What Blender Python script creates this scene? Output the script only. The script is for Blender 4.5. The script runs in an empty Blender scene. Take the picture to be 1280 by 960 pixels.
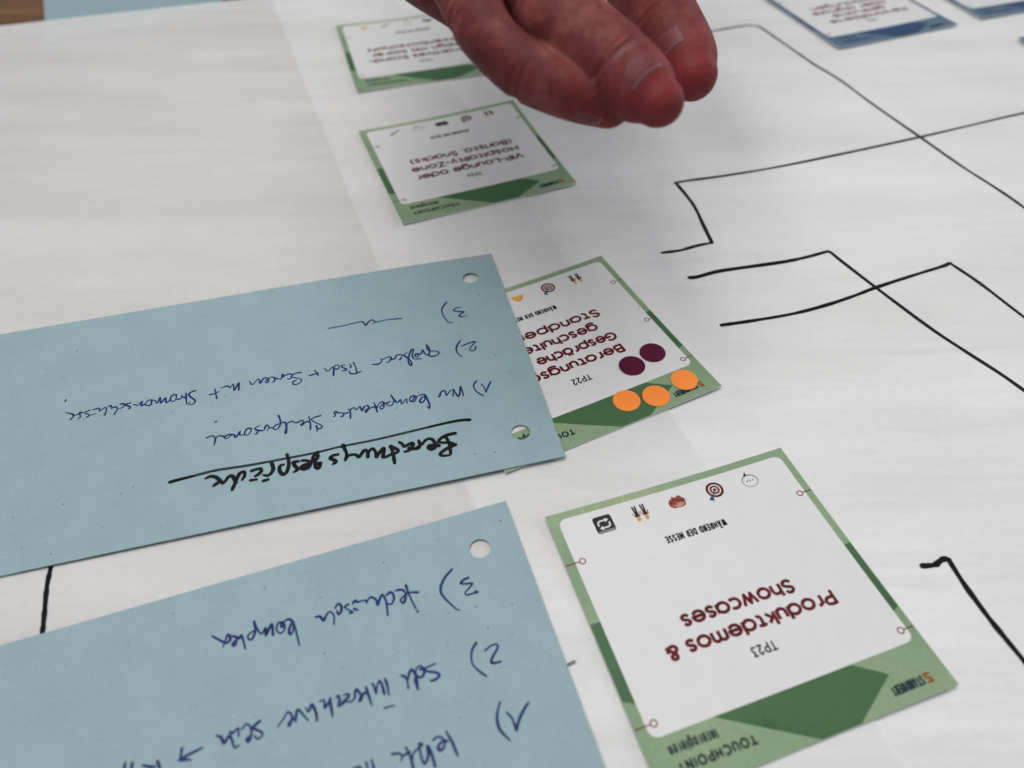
import bpy, bmesh, math, random
import numpy as np
from mathutils import Vector, Matrix
from mathutils.geometry import delaunay_2d_cdt

random.seed(4)
S = bpy.context.scene
COL = S.collection

# ------------------------------------------------------------------ camera
F = 954.24                      # focal length in pixels of a 1280 x 960 frame
PITCH, ROLL, CAM_H = 0.83967, -0.01682, 0.17593
cp, sp = math.cos(PITCH), math.sin(PITCH)
FW = np.array([0, cp, -sp])
_r = np.array([1.0, 0, 0]); _u = np.cross(_r, FW)
cr, sr = math.cos(ROLL), math.sin(ROLL)
RT = cr * _r + sr * _u
UP = -sr * _r + cr * _u
CAM = np.array([0, 0, CAM_H])
cd = bpy.data.cameras.new("camera"); cam = bpy.data.objects.new("camera", cd); COL.objects.link(cam)
cam.matrix_world = Matrix(((RT[0], UP[0], -FW[0], 0), (RT[1], UP[1], -FW[1], 0), (RT[2], UP[2], -FW[2], CAM_H), (0, 0, 0, 1)))
cd.sensor_width = 36; cd.sensor_fit = 'HORIZONTAL'; cd.lens = F / 1280 * 36
cd.clip_start = 0.005; cd.clip_end = 30
cd.dof.use_dof = True; cd.dof.focus_distance = 0.228; cd.dof.aperture_fstop = 9.5
S.camera = cam

# ------------------------------------------------------------------ light
S.view_settings.view_transform = 'Standard'; S.view_settings.look = 'None'
S.view_settings.exposure = 0.0; S.view_settings.gamma = 1.0
W = bpy.data.worlds.new("World"); S.world = W; W.use_nodes = True
bg = W.node_tree.nodes["Background"]
bg.inputs[0].default_value = (0.80, 0.90, 1.0, 1); bg.inputs[1].default_value = 0.29

def lamp(name, loc, target, sx, sy, power, color):
    d = bpy.data.lights.new(name, 'AREA'); d.shape = 'RECTANGLE'; d.size = sx; d.size_y = sy
    d.energy = power; d.color = color
    o = bpy.data.objects.new(name, d); COL.objects.link(o); o.location = loc
    o.rotation_euler = (Vector(target) - Vector(loc)).to_track_quat('-Z', 'Y').to_euler()
    return o
lamp("ceiling_light", (0.02, 0.40, 0.85), (0.02, 0.2, 0), 0.50, 0.40, 2.8, (1.0, 0.985, 0.97))
lamp("window_light", (1.15, 0.75, 0.55), (0.05, 0.2, 0.05), 0.6, 0.5, 4.6, (0.97, 0.985, 1.0))
lamp("near_fill_light", (-0.20, 0.08, 0.70), (-0.10, 0.10, 0), 0.5, 0.45, 2.75, (1.0, 0.95, 0.90))  # warm fill added to brighten the near paper, not a lamp of the room

# ------------------------------------------------------------------ helpers
def unp(px, py, z=0.0):
    d = FW * F + RT * (px - 640) - UP * (py - 480)
    t = (z - CAM_H) / d[2]
    return np.array([d[0] * t, d[1] * t])
def at_depth(px, py, dep):
    return CAM + dep * (FW + RT * (px - 640) / F - UP * (py - 480) / F)

def link(o, parent=None):
    COL.objects.link(o)
    if parent is not None: o.parent = parent
    return o
def empty(name, loc):
    o = bpy.data.objects.new(name, None); o.empty_display_size = 0.01; o.location = loc
    return link(o)
def tag(o, label, cat, group=None):
    o["label"] = label; o["category"] = cat
    if group: o["group"] = group
    return o
def mesh_obj(name, verts, faces, mats, parent=None, midx=None, smooth=False, origin=(0, 0, 0)):
    ox = np.array(origin, float)
    if parent is not None: ox = np.array(parent['_o'])
    me = bpy.data.meshes.new(name)
    me.from_pydata([tuple(np.array(v, float) - ox) for v in verts], [], faces)
    for m in (mats if isinstance(mats, list) else [mats]): me.materials.append(m)
    if midx is not None: me.polygons.foreach_set("material_index", midx)
    if smooth: me.polygons.foreach_set("use_smooth", [True] * len(me.polygons))
    me.update()
    o = bpy.data.objects.new(name, me)
    if parent is None: o.location = ox
    return link(o, parent)
_roots = []
def root(name, loc, label, cat, group=None):
    o = empty(name, loc); o['_o'] = [float(c) for c in loc]; _roots.append(o)
    return tag(o, label, cat, group)

# ------------------------------------------------------------------ materials
def new_mat(name):
    m = bpy.data.materials.new(name); m.use_nodes = True
    nt = m.node_tree; b = nt.nodes["Principled BSDF"]
    return m, nt, b
def N(nt, t, **kw):
    n = nt.nodes.new(t)
    for k, v in kw.items():
        if k in n.inputs: n.inputs[k].default_value = v
        else: setattr(n, k, v)
    return n
def L(nt, a, b): nt.links.new(a, b)
def coords(nt, scale=(1, 1, 1), rot=0.0):
    tc = N(nt, 'ShaderNodeTexCoord'); mp = N(nt, 'ShaderNodeMapping')
    mp.inputs['Scale'].default_value = scale; mp.inputs['Rotation'].default_value = (0, 0, rot)
    L(nt, tc.outputs['Object'], mp.inputs['Vector'])
    return mp.outputs['Vector']
def ramp(nt, fac, stops):
    r = N(nt, 'ShaderNodeValToRGB')
    while len(r.color_ramp.elements) < len(stops): r.color_ramp.elements.new(0.5)
    for e, (p, c) in zip(r.color_ramp.elements, stops):
        e.position = p; e.color = c if len(c) == 4 else (*c, 1)
    L(nt, fac, r.inputs[0]); return r.outputs[0]
def mix(nt, fac, a, b, mode='MIX'):
    m = N(nt, 'ShaderNodeMix', data_type='RGBA', blend_type=mode)
    for s, v in ((m.inputs[0], fac), (m.inputs[6], a), (m.inputs[7], b)):
        if isinstance(v, (int, float)): s.default_value = v
        elif isinstance(v, tuple): s.default_value = v if len(v) == 4 else (*v, 1)
        else: L(nt, v, s)
    return m.outputs[2]
def noise(nt, vec, scale, detail=4, rough=0.55):
    n = N(nt, 'ShaderNodeTexNoise'); n.inputs['Scale'].default_value = scale
    n.inputs['Detail'].default_value = detail; n.inputs['Roughness'].default_value = rough
    L(nt, vec, n.inputs['Vector']); return n.outputs['Fac']
def bump(nt, b, h, strength, dist):
    bp = N(nt, 'ShaderNodeBump'); bp.inputs['Strength'].default_value = strength; bp.inputs['Distance'].default_value = dist
    L(nt, h, bp.inputs['Height']); L(nt, bp.outputs[0], b.inputs['Normal']); return bp
def math_n(nt, op, a, b):
    m = N(nt, 'ShaderNodeMath', operation=op)
    for i, v in enumerate((a, b)):
        if isinstance(v, (int, float)): m.inputs[i].default_value = v
        else: L(nt, v, m.inputs[i])
    return m.outputs[0]
def specks(nt, vec, scale, size, share):
    v = N(nt, 'ShaderNodeTexVoronoi', feature='F1'); v.inputs['Scale'].default_value = scale
    L(nt, vec, v.inputs['Vector'])
    a = ramp(nt, v.outputs['Distance'], [(size * 0.55, (1, 1, 1)), (size, (0, 0, 0))])
    sx = N(nt, 'ShaderNodeSeparateColor'); L(nt, v.outputs['Color'], sx.inputs[0])
    g = math_n(nt, 'GREATER_THAN', sx.outputs[0], 1 - share)
    k = math_n(nt, 'MULTIPLY', a, g)
    return math_n(nt, 'MULTIPLY', k, sx.outputs[1])

def paper_mat(see):
    m, nt, b = new_mat("flipchart_paper")
    v = coords(nt); st = coords(nt, (7, 34, 1), 0.14); fb = coords(nt, (300, 480, 1), 0.3)
    big = noise(nt, st, 1.0, 4, 0.55)
    big2 = noise(nt, v, 26, 5, 0.6)
    c = ramp(nt, big, [(0.28, (0.80, 0.79, 0.775)), (0.62, (0.90, 0.89, 0.885))])
    c2 = ramp(nt, big2, [(0.3, (0.95, 0.955, 0.955)), (0.62, (1, 1, 1))])
    c = mix(nt, 1.0, c, c2, 'MULTIPLY')
    fine = ramp(nt, noise(nt, fb, 1.0, 3, 0.7), [(0.35, (0.965, 0.967, 0.97)), (0.6, (1, 1, 1))])
    c = mix(nt, 1.0, c, fine, 'MULTIPLY')
    c = mix(nt, math_n(nt, 'MULTIPLY', specks(nt, v, 260, 0.09, 0.25), 0.35), c, (0.35, 0.33, 0.3))
    L(nt, c, b.inputs['Base Color']); b.inputs['Roughness'].default_value = 0.75
    h = math_n(nt, 'ADD', math_n(nt, 'MULTIPLY', noise(nt, coords(nt, (6, 44, 1), 0.15), 1.0, 3, 0.5), 0.62),
               math_n(nt, 'MULTIPLY', noise(nt, v, 700, 3, 0.6), 0.010))
    bump(nt, b, h, 1.0, 0.007)
    tr = N(nt, 'ShaderNodeBsdfTransparent'); mx = N(nt, 'ShaderNodeMixShader'); mx.inputs[0].default_value = see
    out = nt.nodes["Material Output"]
    L(nt, b.outputs[0], mx.inputs[1]); L(nt, tr.outputs[0], mx.inputs[2]); L(nt, mx.outputs[0], out.inputs[0])
    return m
def recycled_mat():
    m, nt, b = new_mat("recycled_blue_card")
    v = coords(nt)
    c = ramp(nt, noise(nt, v, 60, 5, 0.65), [(0.3, (0.242, 0.348, 0.380)), (0.7, (0.280, 0.386, 0.418))])
    fb = noise(nt, coords(nt, (420, 1100, 1), 0.9), 1.0, 4, 0.7)
    fb2 = noise(nt, coords(nt, (1500, 420, 1), 0.5), 1.0, 2, 0.6)
    c = mix(nt, 1.0, c, ramp(nt, fb, [(0.3, (0.90, 0.915, 0.915)), (0.45, (1, 1, 1)), (0.75, (1.0, 1.0, 1.0))]), 'MULTIPLY')
    c = mix(nt, 1.0, c, ramp(nt, fb2, [(0.27, (0.91, 0.92, 0.92)), (0.42, (1, 1, 1))]), 'MULTIPLY')
    c = mix(nt, specks(nt, v, 340, 0.11, 0.22), c, (0.05, 0.07, 0.09))
    c = mix(nt, math_n(nt, 'MULTIPLY', specks(nt, coords(nt, (520, 900, 1), 0.7), 1.0, 0.2, 0.25), 0.5), c, (0.12, 0.19, 0.22))
    c = mix(nt, math_n(nt, 'MULTIPLY', specks(nt, coords(nt, (700, 420, 1), 0.2), 1.0, 0.2, 0.15), 0.2), c, (0.62, 0.72, 0.70))
    L(nt, c, b.inputs['Base Color']); b.inputs['Roughness'].default_value = 0.85
    bump(nt, b, noise(nt, v, 1500, 4, 0.6), 0.2, 0.0002)
    return m
def print_mat(name, col, rough=0.42, var=0.06, grain=0.0):
    m, nt, b = new_mat(name)
    v = coords(nt)
    lo = tuple(c * (1 - var) for c in col); hi = tuple(min(1, c * (1 + var)) for c in col)
    c = ramp(nt, noise(nt, v, 130, 6, 0.7), [(0.3, lo), (0.7, hi)])
    if grain:
        c = mix(nt, math_n(nt, 'MULTIPLY', specks(nt, v, 420, 0.1, 0.22), grain), c, (0.42, 0.40, 0.38))
    L(nt, c, b.inputs['Base Color']); b.inputs['Roughness'].default_value = rough
    b.inputs['Specular IOR Level'].default_value = 0.15
    bump(nt, b, noise(nt, v, 500, 3, 0.6), 0.12, 0.0003)
    return m
def tint_mat(name, stops, rough=0.42):
    """printed card stock whose ink drifts between tints across the card, as on the real print"""
    m, nt, b = new_mat(name)
    v = coords(nt)
    big = noise(nt, coords(nt, (22, 30, 1), 0.5), 1.0, 1, 0.4)
    c = ramp(nt, big, stops)
    c = mix(nt, 1.0, c, ramp(nt, noise(nt, v, 900, 4, 0.7), [(0.3, (0.86, 0.88, 0.86)), (0.65, (1, 1, 1))]), 'MULTIPLY')
    c = mix(nt, math_n(nt, 'MULTIPLY', specks(nt, v, 600, 0.13, 0.2), 0.3), c, (0.1, 0.14, 0.1))
    L(nt, c, b.inputs['Base Color']); b.inputs['Roughness'].default_value = rough
    b.inputs['Specular IOR Level'].default_value = 0.15
    return m
def ink_mat(name, col, rough=0.5, var=0.25, scale=160):
    m, nt, b = new_mat(name)
    lo = tuple(c * (1 - var) for c in col); hi = tuple(c * (1 + var) + 0.004 for c in col)
    c = ramp(nt, noise(nt, coords(nt), scale, 4, 0.6), [(0.3, lo), (0.7, hi)])
    L(nt, c, b.inputs['Base Color']); b.inputs['Roughness'].default_value = rough
    b.inputs['Specular IOR Level'].default_value = 0.08
    return m
def wood_mat():
    m, nt, b = new_mat("brown_wood")
    v = coords(nt, (3, 34, 1), 0.12)
    c = ramp(nt, noise(nt, v, 3.0, 6, 0.65), [(0.3, (0.075, 0.030, 0.010)), (0.55, (0.17, 0.075, 0.022)), (0.75, (0.24, 0.115, 0.035))])
    L(nt, c, b.inputs['Base Color']); b.inputs['Roughness'].default_value = 0.5
    bump(nt, b, noise(nt, v, 8, 4, 0.6), 0.2, 0.0006)
    return m
M = dict(
    paper=paper_mat(0.27), thin=paper_mat(0.48), blue=recycled_mat(), wood=wood_mat(),
    panel=print_mat("white_print", (0.655, 0.645, 0.645), 0.45, 0.025, 0.25),
    stock=print_mat("card_stock_edge", (0.72, 0.73, 0.72), 0.7, 0.03),
    green=tint_mat("pale_green_print", [(0.3, (0.185, 0.285, 0.170)), (0.55, (0.25, 0.345, 0.21)), (0.75, (0.345, 0.405, 0.235))]),
    dgreen=tint_mat("dark_green_print", [(0.3, (0.050, 0.112, 0.056)), (0.6, (0.062, 0.145, 0.060)), (0.8, (0.080, 0.170, 0.068))]),
    sky=tint_mat("slate_blue_print", [(0.3, (0.075, 0.13, 0.20)), (0.6, (0.11, 0.18, 0.26)), (0.8, (0.16, 0.24, 0.32))]),
    navy=tint_mat("navy_print", [(0.3, (0.022, 0.050, 0.115)), (0.7, (0.036, 0.075, 0.165))]),
    maroon=ink_mat("maroon_ink", (0.105, 0.006, 0.012)),
    rust=ink_mat("rust_ink", (0.17, 0.016, 0.012)),
    black=ink_mat("black_ink", (0.008, 0.009, 0.010)),
    marker=ink_mat("marker_ink", (0.006, 0.006, 0.007), 0.4, 0.5, 90),
    dry=ink_mat("dry_marker_ink", (0.020, 0.032, 0.036), 0.5, 0.5, 700),
    pen=ink_mat("blue_pen_ink", (0.012, 0.022, 0.115), 0.45, 0.35, 260),
    orange=print_mat("orange_sticker", (0.95, 0.265, 0.045), 0.55, 0.04),
    wine=print_mat("wine_sticker", (0.085, 0.003, 0.027), 0.5, 0.08),
    stedge=print_mat("sticker_edge", (0.85, 0.55, 0.33), 0.6, 0.03),
    logo=ink_mat("logo_orange", (0.26, 0.068, 0.010)), logodk=ink_mat("logo_slate", (0.016, 0.030, 0.036)),
    grey=ink_mat("grey_ink", (0.22, 0.22, 0.22)), dark=ink_mat("dark_icon_ink", (0.022, 0.023, 0.027)),
    white=ink_mat("icon_white", (0.63, 0.63, 0.63), 0.5, 0.02), skin_i=ink_mat("icon_skin", (0.55, 0.27, 0.06)),
    redbrown=ink_mat("icon_brown", (0.28, 0.075, 0.045)), pinkish=ink_mat("icon_pink", (0.52, 0.25, 0.19)),
    yellow=ink_mat("icon_yellow", (0.66, 0.33, 0.045)), steel=ink_mat("icon_steel", (0.035, 0.075, 0.115)),
)

# ------------------------------------------------------------------ flat print builder
def smooth_line(pts, n=6):
    """Catmull-Rom through the points; a repeated point makes a corner"""
    P = [np.array(p, float) for p in pts]
    if len(P) < 3: return P
    out = []
    for i in range(len(P) - 1):
        p1, p2 = P[i], P[i + 1]
        if np.allclose(p1, p2): continue
        p0 = P[i - 1] if i > 0 else 2 * p1 - p2
        p3 = P[i + 2] if i + 2 < len(P) else 2 * p2 - p1
        for k in range(n):
            t = k / n
            out.append(0.5 * ((2 * p1) + (-p0 + p2) * t + (2 * p0 - 5 * p1 + 4 * p2 - p3) * t * t + (-p0 + 3 * p1 - 3 * p2 + p3) * t ** 3))
    out.append(P[-1]); return out

class Print:
    """flat shapes printed or drawn on a surface: 2-D points go through fmap(x, y, lift) to world"""
    def __init__(s, fmap): s.f = fmap; s.v = []; s.fc = []; s.mi = []; s.mats = []; s.n = 0
    def mi_of(s, m):
        if m not in s.mats: s.mats.append(m)
        return s.mats.index(m)
    def poly(s, pts, m, lift):
        b = len(s.v); s.n += 1
        for q in pts: s.v.append(s.f(q[0], q[1], lift))
        a = sum(pts[i][0] * pts[(i + 1) % len(pts)][1] - pts[(i + 1) % len(pts)][0] * pts[i][1] for i in range(len(pts)))
        idx = list(range(b, b + len(pts)))
        s.fc.append(idx if a * s.sign() > 0 else idx[::-1]); s.mi.append(s.mi_of(m))
    def area(s, pts, m, lift, step=0.07):
        """like poly, with inner points so that it follows a bent surface"""
        P = []
        for i in range(len(pts)):
            a, b = np.array(pts[i], float), np.array(pts[(i + 1) % len(pts)], float)
            k = max(1, int(np.linalg.norm(b - a) / step)); P += [a + (b - a) * j / k for j in range(k)]
        n = len(P); A = np.array(P)
        def ins(p):
            c = False
            for i in range(n):
                a, b = A[i], A[i - 1]
                if (a[1] > p[1]) != (b[1] > p[1]) and p[0] < (b[0] - a[0]) * (p[1] - a[1]) / (b[1] - a[1]) + a[0]: c = not c
            return c
        Q = [Vector((float(p[0]), float(p[1]))) for p in P]
        for x in np.arange(step / 2, 1, step):
            for y in np.arange(step / 2, 1, step):
                if ins((x, y)): Q.append(Vector((float(x), float(y))))
        V, E_, Fc, *_ = delaunay_2d_cdt(Q, [(i, (i + 1) % n) for i in range(n)], [], 0, 1e-7)
        b0 = len(s.v)
        for q in V: s.v.append(s.f(q.x, q.y, lift))
        for f in Fc:
            c = sum((V[i] for i in f), Vector((0, 0))) / len(f)
            if ins(c): s.fc.append([b0 + i for i in f]); s.mi.append(s.mi_of(m))
    def sign(s):
        o, x, y = s.f(0.5, 0.5, 0), s.f(0.51, 0.5, 0), s.f(0.5, 0.51, 0)
        return 1 if np.cross(x - o, y - o)[2] > 0 else -1
    def ribbon(s, pts, w, m, lift, taper=None, caps=True):
        q = [np.array(p, float)[:2] for p in pts]                  # a sharp corner starts a new stroke
        for i in range(1, len(q) - 1):
            a, c = q[i] - q[i - 1], q[i + 1] - q[i]
            if np.hypot(*a) > 1e-9 and np.hypot(*c) > 1e-9 and a @ c < 0.42 * np.hypot(*a) * np.hypot(*c):
                f = i / (len(q) - 1)
                s.ribbon(q[:i + 1], w, m, lift, (lambda t: taper(t * f)) if taper else None)
                s.ribbon(q[i:], w, m, lift, (lambda t: taper(f + t * (1 - f))) if taper else None)
                return
        P = [np.array(p, float)[:2] for p in pts]
        Q = [P[0]]
        for p in P[1:]:
            if np.hypot(*(p - Q[-1])) > 1e-7: Q.append(p)
        P = Q; n = len(P)
        if n < 2: return
        s.n += 1; lift = lift + (s.n % 13) * 1.1e-6
        sg = s.sign()
        Lr = []
        for i in range(n):
            a = P[i] - P[i - 1] if i > 0 else P[1] - P[0]
            c = P[i + 1] - P[i] if i < n - 1 else P[-1] - P[-2]
            a = a / np.hypot(*a); c = c / np.hypot(*c)
            t = a + c
            if np.hypot(*t) < 0.25: t = a
            t = t / np.hypot(*t); nn = np.array([-t[1], t[0]])
            k = max(0.55, abs(nn @ np.array([-c[1], c[0]])))
            hw = w * 0.5 * (taper(i / (n - 1)) if taper else 1) / k
            Lr.append((P[i] + nn * hw, P[i] - nn * hw, t, w * 0.5 * (taper(i / (n - 1)) if taper else 1)))
        b = len(s.v)
        for i, (l, r, t, hw) in enumerate(Lr):
            s.v.append(s.f(l[0], l[1], lift + i * 2e-8)); s.v.append(s.f(r[0], r[1], lift + i * 2e-8))
        mi = s.mi_of(m)
        for i in range(n - 1):
            q = [b + 2 * i, b + 2 * i + 1, b + 2 * i + 3, b + 2 * i + 2]
            s.fc.append(q if sg > 0 else q[::-1]); s.mi.append(mi)
        if caps:
            for end in (0, n - 1):
                l, r, t, hw = Lr[end]; c = P[end]; d = -t if end == 0 else t
                u = (l - r) / max(np.hypot(*(l - r)), 1e-12)
                ring = [c + hw * (math.cos(x) * u + math.sin(x) * d) for x in np.linspace(0, math.pi, 7)]
                bb = len(s.v); lf = lift + end * 2e-8
                for q in ring: s.v.append(s.f(q[0], q[1], lf))
                idx = list(range(bb, bb + 7)); flip = (end == n - 1)
                s.fc.append(idx[::-1] if (flip == (sg > 0)) else idx); s.mi.append(mi)
    def build(s, name, parent):
        if not s.v: return None
        o = mesh_obj(name, s.v, s.fc, s.mats, parent, s.mi, smooth=True)
        bm = bmesh.new(); bm.from_mesh(o.data)          # every printed face looks up
        for fc in bm.faces:
            fc.normal_update()
            if fc.normal.z < 0: fc.normal_flip()
        bm.to_mesh(o.data); bm.free()
        return o

# ------------------------------------------------------------------ lettering (a rounded geometric face drawn with strokes)
def arc(cx, cy, rx, ry, a0, a1, n=14):
    return [(cx + rx * math.cos(math.radians(a0 + (a1 - a0) * i / n)), cy + ry * math.sin(math.radians(a0 + (a1 - a0) * i / n))) for i in range(n + 1)]
X = 0.79; R = X / 2
def circ(r=R): return arc(r, R, r, R, 0, 360, 22)
def dots(x0, x1, y): return [[(x0, y), (x0, y + 0.06)], [(x1, y), (x1, y + 0.06)]]
def ess(w, h, y0=0.0):
    p = [(0.93, .80), (0.72, .97), (0.42, 1.0), (0.12, .87), (0.08, .68), (0.30, .56), (0.68, .46), (0.94, .32), (0.90, .12), (0.58, 0.0), (0.25, .03), (0.02, .20)]
    return smooth_line([(x * w, y0 + y * h) for x, y in p], 4)
GL = {
 ' ': (0.22, []), 'o': (X, [circ()]), 'a': (X, [circ(), [(X, X), (X, 0)]]), 'd': (X, [circ(), [(X, 1.1), (X, 0)]]),
 'b': (X, [circ(), [(0, 1.1), (0, 0)]]), 'p': (X, [circ(), [(0, X), (0, -.32)]]), 'q': (X, [circ(), [(X, X), (X, -.32)]]),
 'g': (X, [circ(), [(X, X), (X, -.02)] + arc(R, -.02, R, .29, 0, -150)[1:]]),
 'e': (X, [[(0.02, R), (X, R)] + arc(R, R, R, R, 0, 315, 20)[1:]]), 'c': (.6, [arc(R, R, R, R, 48, 312, 18)]),
 'u': (.58, [[(0, X)] + arc(.29, .29, .29, .29, 180, 360) + [(.58, X)], [(.58, .4), (.58, 0)]]),
 'n': (.58, [[(0, X), (0, 0)], [(0, .36)] + arc(.29, X - .29, .29, .29, 180, 0) + [(.58, 0)]]),
 'm': (.96, [[(0, X), (0, 0)], [(0, .4)] + arc(.24, X - .24, .24, .24, 180, 0) + [(.48, 0)], [(.48, .4)] + arc(.72, X - .24, .24, .24, 180, 0) + [(.96, 0)]]),
 'h': (.58, [[(0, 1.1), (0, 0)], [(0, .36)] + arc(.29, X - .29, .29, .29, 180, 0) + [(.58, 0)]]),
 'r': (.34, [[(0, X), (0, 0)], [(0, .36)] + arc(.28, X - .30, .28, .30, 180, 75)]),
 's': (.5, [ess(.5, X)]), 't': (.42, [[(.14, .92), (.14, .2)] + arc(.33, .2, .19, .2, 180, 300, 6)[1:], [(0, X - .04), (.40, X - .04)]]),
 'k': (.55, [[(0, 1.1), (0, 0)], [(.5, X), (.03, .27)], [(.19, .42), (.56, 0)]]), 'l': (.02, [[(0, 1.1), (0, 0)]]),
 'i': (.02, [[(0, X), (0, 0)], [(0, .93), (0, .99)]]), 'y': (.6, [[(0, X), (.31, 0)], [(.62, X), (.2, -.32)]]),
 'f': (.36, [[(.12, 0), (.12, .8)] + arc(.30, .80, .18, .2, 180, 80, 6)[1:], [(0, X - .04), (.34, X - .04)]]),
 'w': (.92, [[(0, X), (.23, 0), (.46, X), (.69, 0), (.92, X)]]), 'v': (.6, [[(0, X), (.3, 0), (.6, X)]]), 'x': (.56, [[(0, X), (.56, 0)], [(.56, X), (0, 0)]]),
 'ä': (X, [circ(), [(X, X), (X, 0)]] + dots(.2, .5, .92)), 'ö': (X, [circ()] + dots(.2, .5, .92)), 'ü': (.58, [[(0, X)] + arc(.29, .29, .29, .29, 180, 360) + [(.58, X)], [(.58, .4), (.58, 0)]] + dots(.14, .44, .92)),
 'z': (.52, [[(0, X), (.52, X), (0, 0), (.54, 0)]]),
 'P': (.62, [[(0, 0), (0, 1), (.34, 1)] + arc(.34, .71, .29, .29, 90, -90) + [(0, .42)]]),
 'R': (.64, [[(0, 0), (0, 1), (.34, 1)] + arc(.34, .72, .28, .28, 90, -90) + [(0, .44)], [(.32, .44), (.64, 0)]]),
 'B': (.64, [[(0, 0), (0, 1), (.33, 1)] + arc(.33, .765, .25, .235, 90, -90) + [(0, .53)], [(.33, .53)] + arc(.35, .265, .30, .265, 90, -90) + [(0, 0)]]),
 'D': (.74, [[(0, 0), (0, 1), (.28, 1)] + arc(.28, .5, .48, .5, 90, -90) + [(0, 0)]]),
 'S': (.62, [ess(.62, 1.0)]), 'V': (.78, [[(0, 1), (.39, 0), (.78, 1)]]), 'I': (.02, [[(0, 1), (0, 0)]]),
 'L': (.5, [[(0, 1), (0, 0), (.52, 0)]]), 'H': (.68, [[(0, 1), (0, 0)], [(.68, 1), (.68, 0)], [(0, .5), (.68, .5)]]),
 'Z': (.64, [[(0, 1), (.62, 1), (0, 0), (.66, 0)]]), 'G': (.86, [arc(.48, .5, .48, .5, 48, 330, 20) + [(.90, .48), (.52, .48)]]),
 'M': (.84, [[(0, 0), (0, 1), (.42, .3), (.84, 1), (.84, 0)]]), 'N': (.7, [[(0, 0), (0, 1), (.7, 0), (.7, 1)]]),
 'T': (.64, [[(0, 1), (.66, 1)], [(.33, 1), (.33, 0)]]), 'E': (.5, [[(.52, 1), (0, 1), (0, 0), (.54, 0)], [(0, .52), (.48, .52)]]),
 'W': (1.1, [[(0, 1), (.27, 0), (.55, 1), (.83, 0), (1.1, 1)]]), 'A': (.78, [[(0, 0), (.39, 1), (.78, 0)], [(.15, .34), (.63, .34)]]),
 'Ä': (.78, [[(0, 0), (.39, 1), (.78, 0)], [(.15, .34), (.63, .34)]] + dots(.24, .54, 1.18)),
 'O': (.98, [arc(.49, .5, .49, .5, 0, 360, 24)]), 'U': (.68, [[(0, 1)] + arc(.34, .34, .34, .34, 180, 360) + [(.68, 1)]]),
 'C': (.82, [arc(.49, .5, .49, .5, 46, 314, 20)]),
 '1': (.3, [[(0, .8), (.24, 1), (.24, 0)]]), '2': (.54, [arc(.27, .72, .26, .28, 165, -20, 10) + [(0, 0), (.56, 0)]]),
 '3': (.54, [[(.04, 1), (.5, 1), (.24, .6)] + arc(.24, .30, .29, .30, 85, -140, 12)]), '4': (.62, [[(.4, 1), (0, .28), (.62, .28)], [(.46, .56), (.46, 0)]]),
 '5': (.54, [[(.5, 1), (.08, 1), (.05, .58)] + arc(.24, .31, .29, .32, 110, -140, 12)]),
 '-': (.34, [[(0, .38), (.34, .38)]]), '(': (.22, [arc(.42, .4, .42, .72, 125, 235, 10)]), ')': (.22, [arc(-.2, .4, .42, .72, 55, -55, 10)]),
 ',': (.1, [[(.06, .06), (.06, .0), (.0, -.17)]]),
 '&': (.76, [[(.74, 0), (.2, .62)] + arc(.36, .80, .19, .19, 215, -25, 12) + [(.12, .42)] + arc(.30, .23, .28, .23, 140, 330, 10) + [(.72, .44)]]),
}
def text(pr, s, x0, x1, yb, cap, weight, m, lift, gap=0.42):
    """fit the string between x0 and x1 of the card, baseline yb, capital height cap"""
    cur = 0; items = []
    for ch in s:
        w, st = GL[ch]; items.append((cur, st)); cur += w + (gap if ch != ' ' else gap * 0.9)
    total = cur - gap
    wt = cap * weight
    sx = (x1 - x0 - wt) / total; sy = (cap - wt)
    for off, st in items:
        for line in st:
            pts = [(x0 + wt / 2 + (off + x) * sx, yb + wt / 2 + y * sy) for x, y in line]
            pr.ribbon(pts, wt, m, lift, caps=(weight < 0.15 or len(line) == 2 and abs(line[0][1] - line[1][1]) < .08))

# ------------------------------------------------------------------ the setting: table and the two big sheets of paper
Z_TABLE = -0.0007
def box(name, x0, x1, y0, y1, z0, z1, mat, parent=None, bev=0.0):
    bm = bmesh.new(); bmesh.ops.create_cube(bm, size=1.0)
    for v in bm.verts: v.co = Vector(((x0 + x1) / 2 + v.co.x * (x1 - x0), (y0 + y1) / 2 + v.co.y * (y1 - y0), (z0 + z1) / 2 + v.co.z * (z1 - z0)))
    if bev: bmesh.ops.bevel(bm, geom=bm.edges[:], offset=bev, segments=3, affect='EDGES', profile=0.6)
    me = bpy.data.meshes.new(name); bm.to_mesh(me); bm.free(); me.materials.append(mat)
    o = bpy.data.objects.new(name, me); link(o, parent)
    return o
tb = root("table", (0.1, 0.25, Z_TABLE), "brown wood grain table top showing at the upper left corner beyond the paper", "table")
def tbox(name, *a, **k):
    o = box(name, *a, **k); off = Vector(tb['_o'])
    for v in o.data.vertices: v.co -= off
    o.parent = tb; return o
tbox("table_top", -0.75, 0.95, -0.28, 0.86, Z_TABLE - 0.028, Z_TABLE, M['wood'], bev=0.003)
for lx in (-0.69, 0.89):
    for ly in (-0.22, 0.80):
        tbox("leg", lx - 0.025, lx + 0.025, ly - 0.025, ly + 0.025, Z_TABLE - 0.72, Z_TABLE - 0.0285, M['wood'], bev=0.003)

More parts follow.
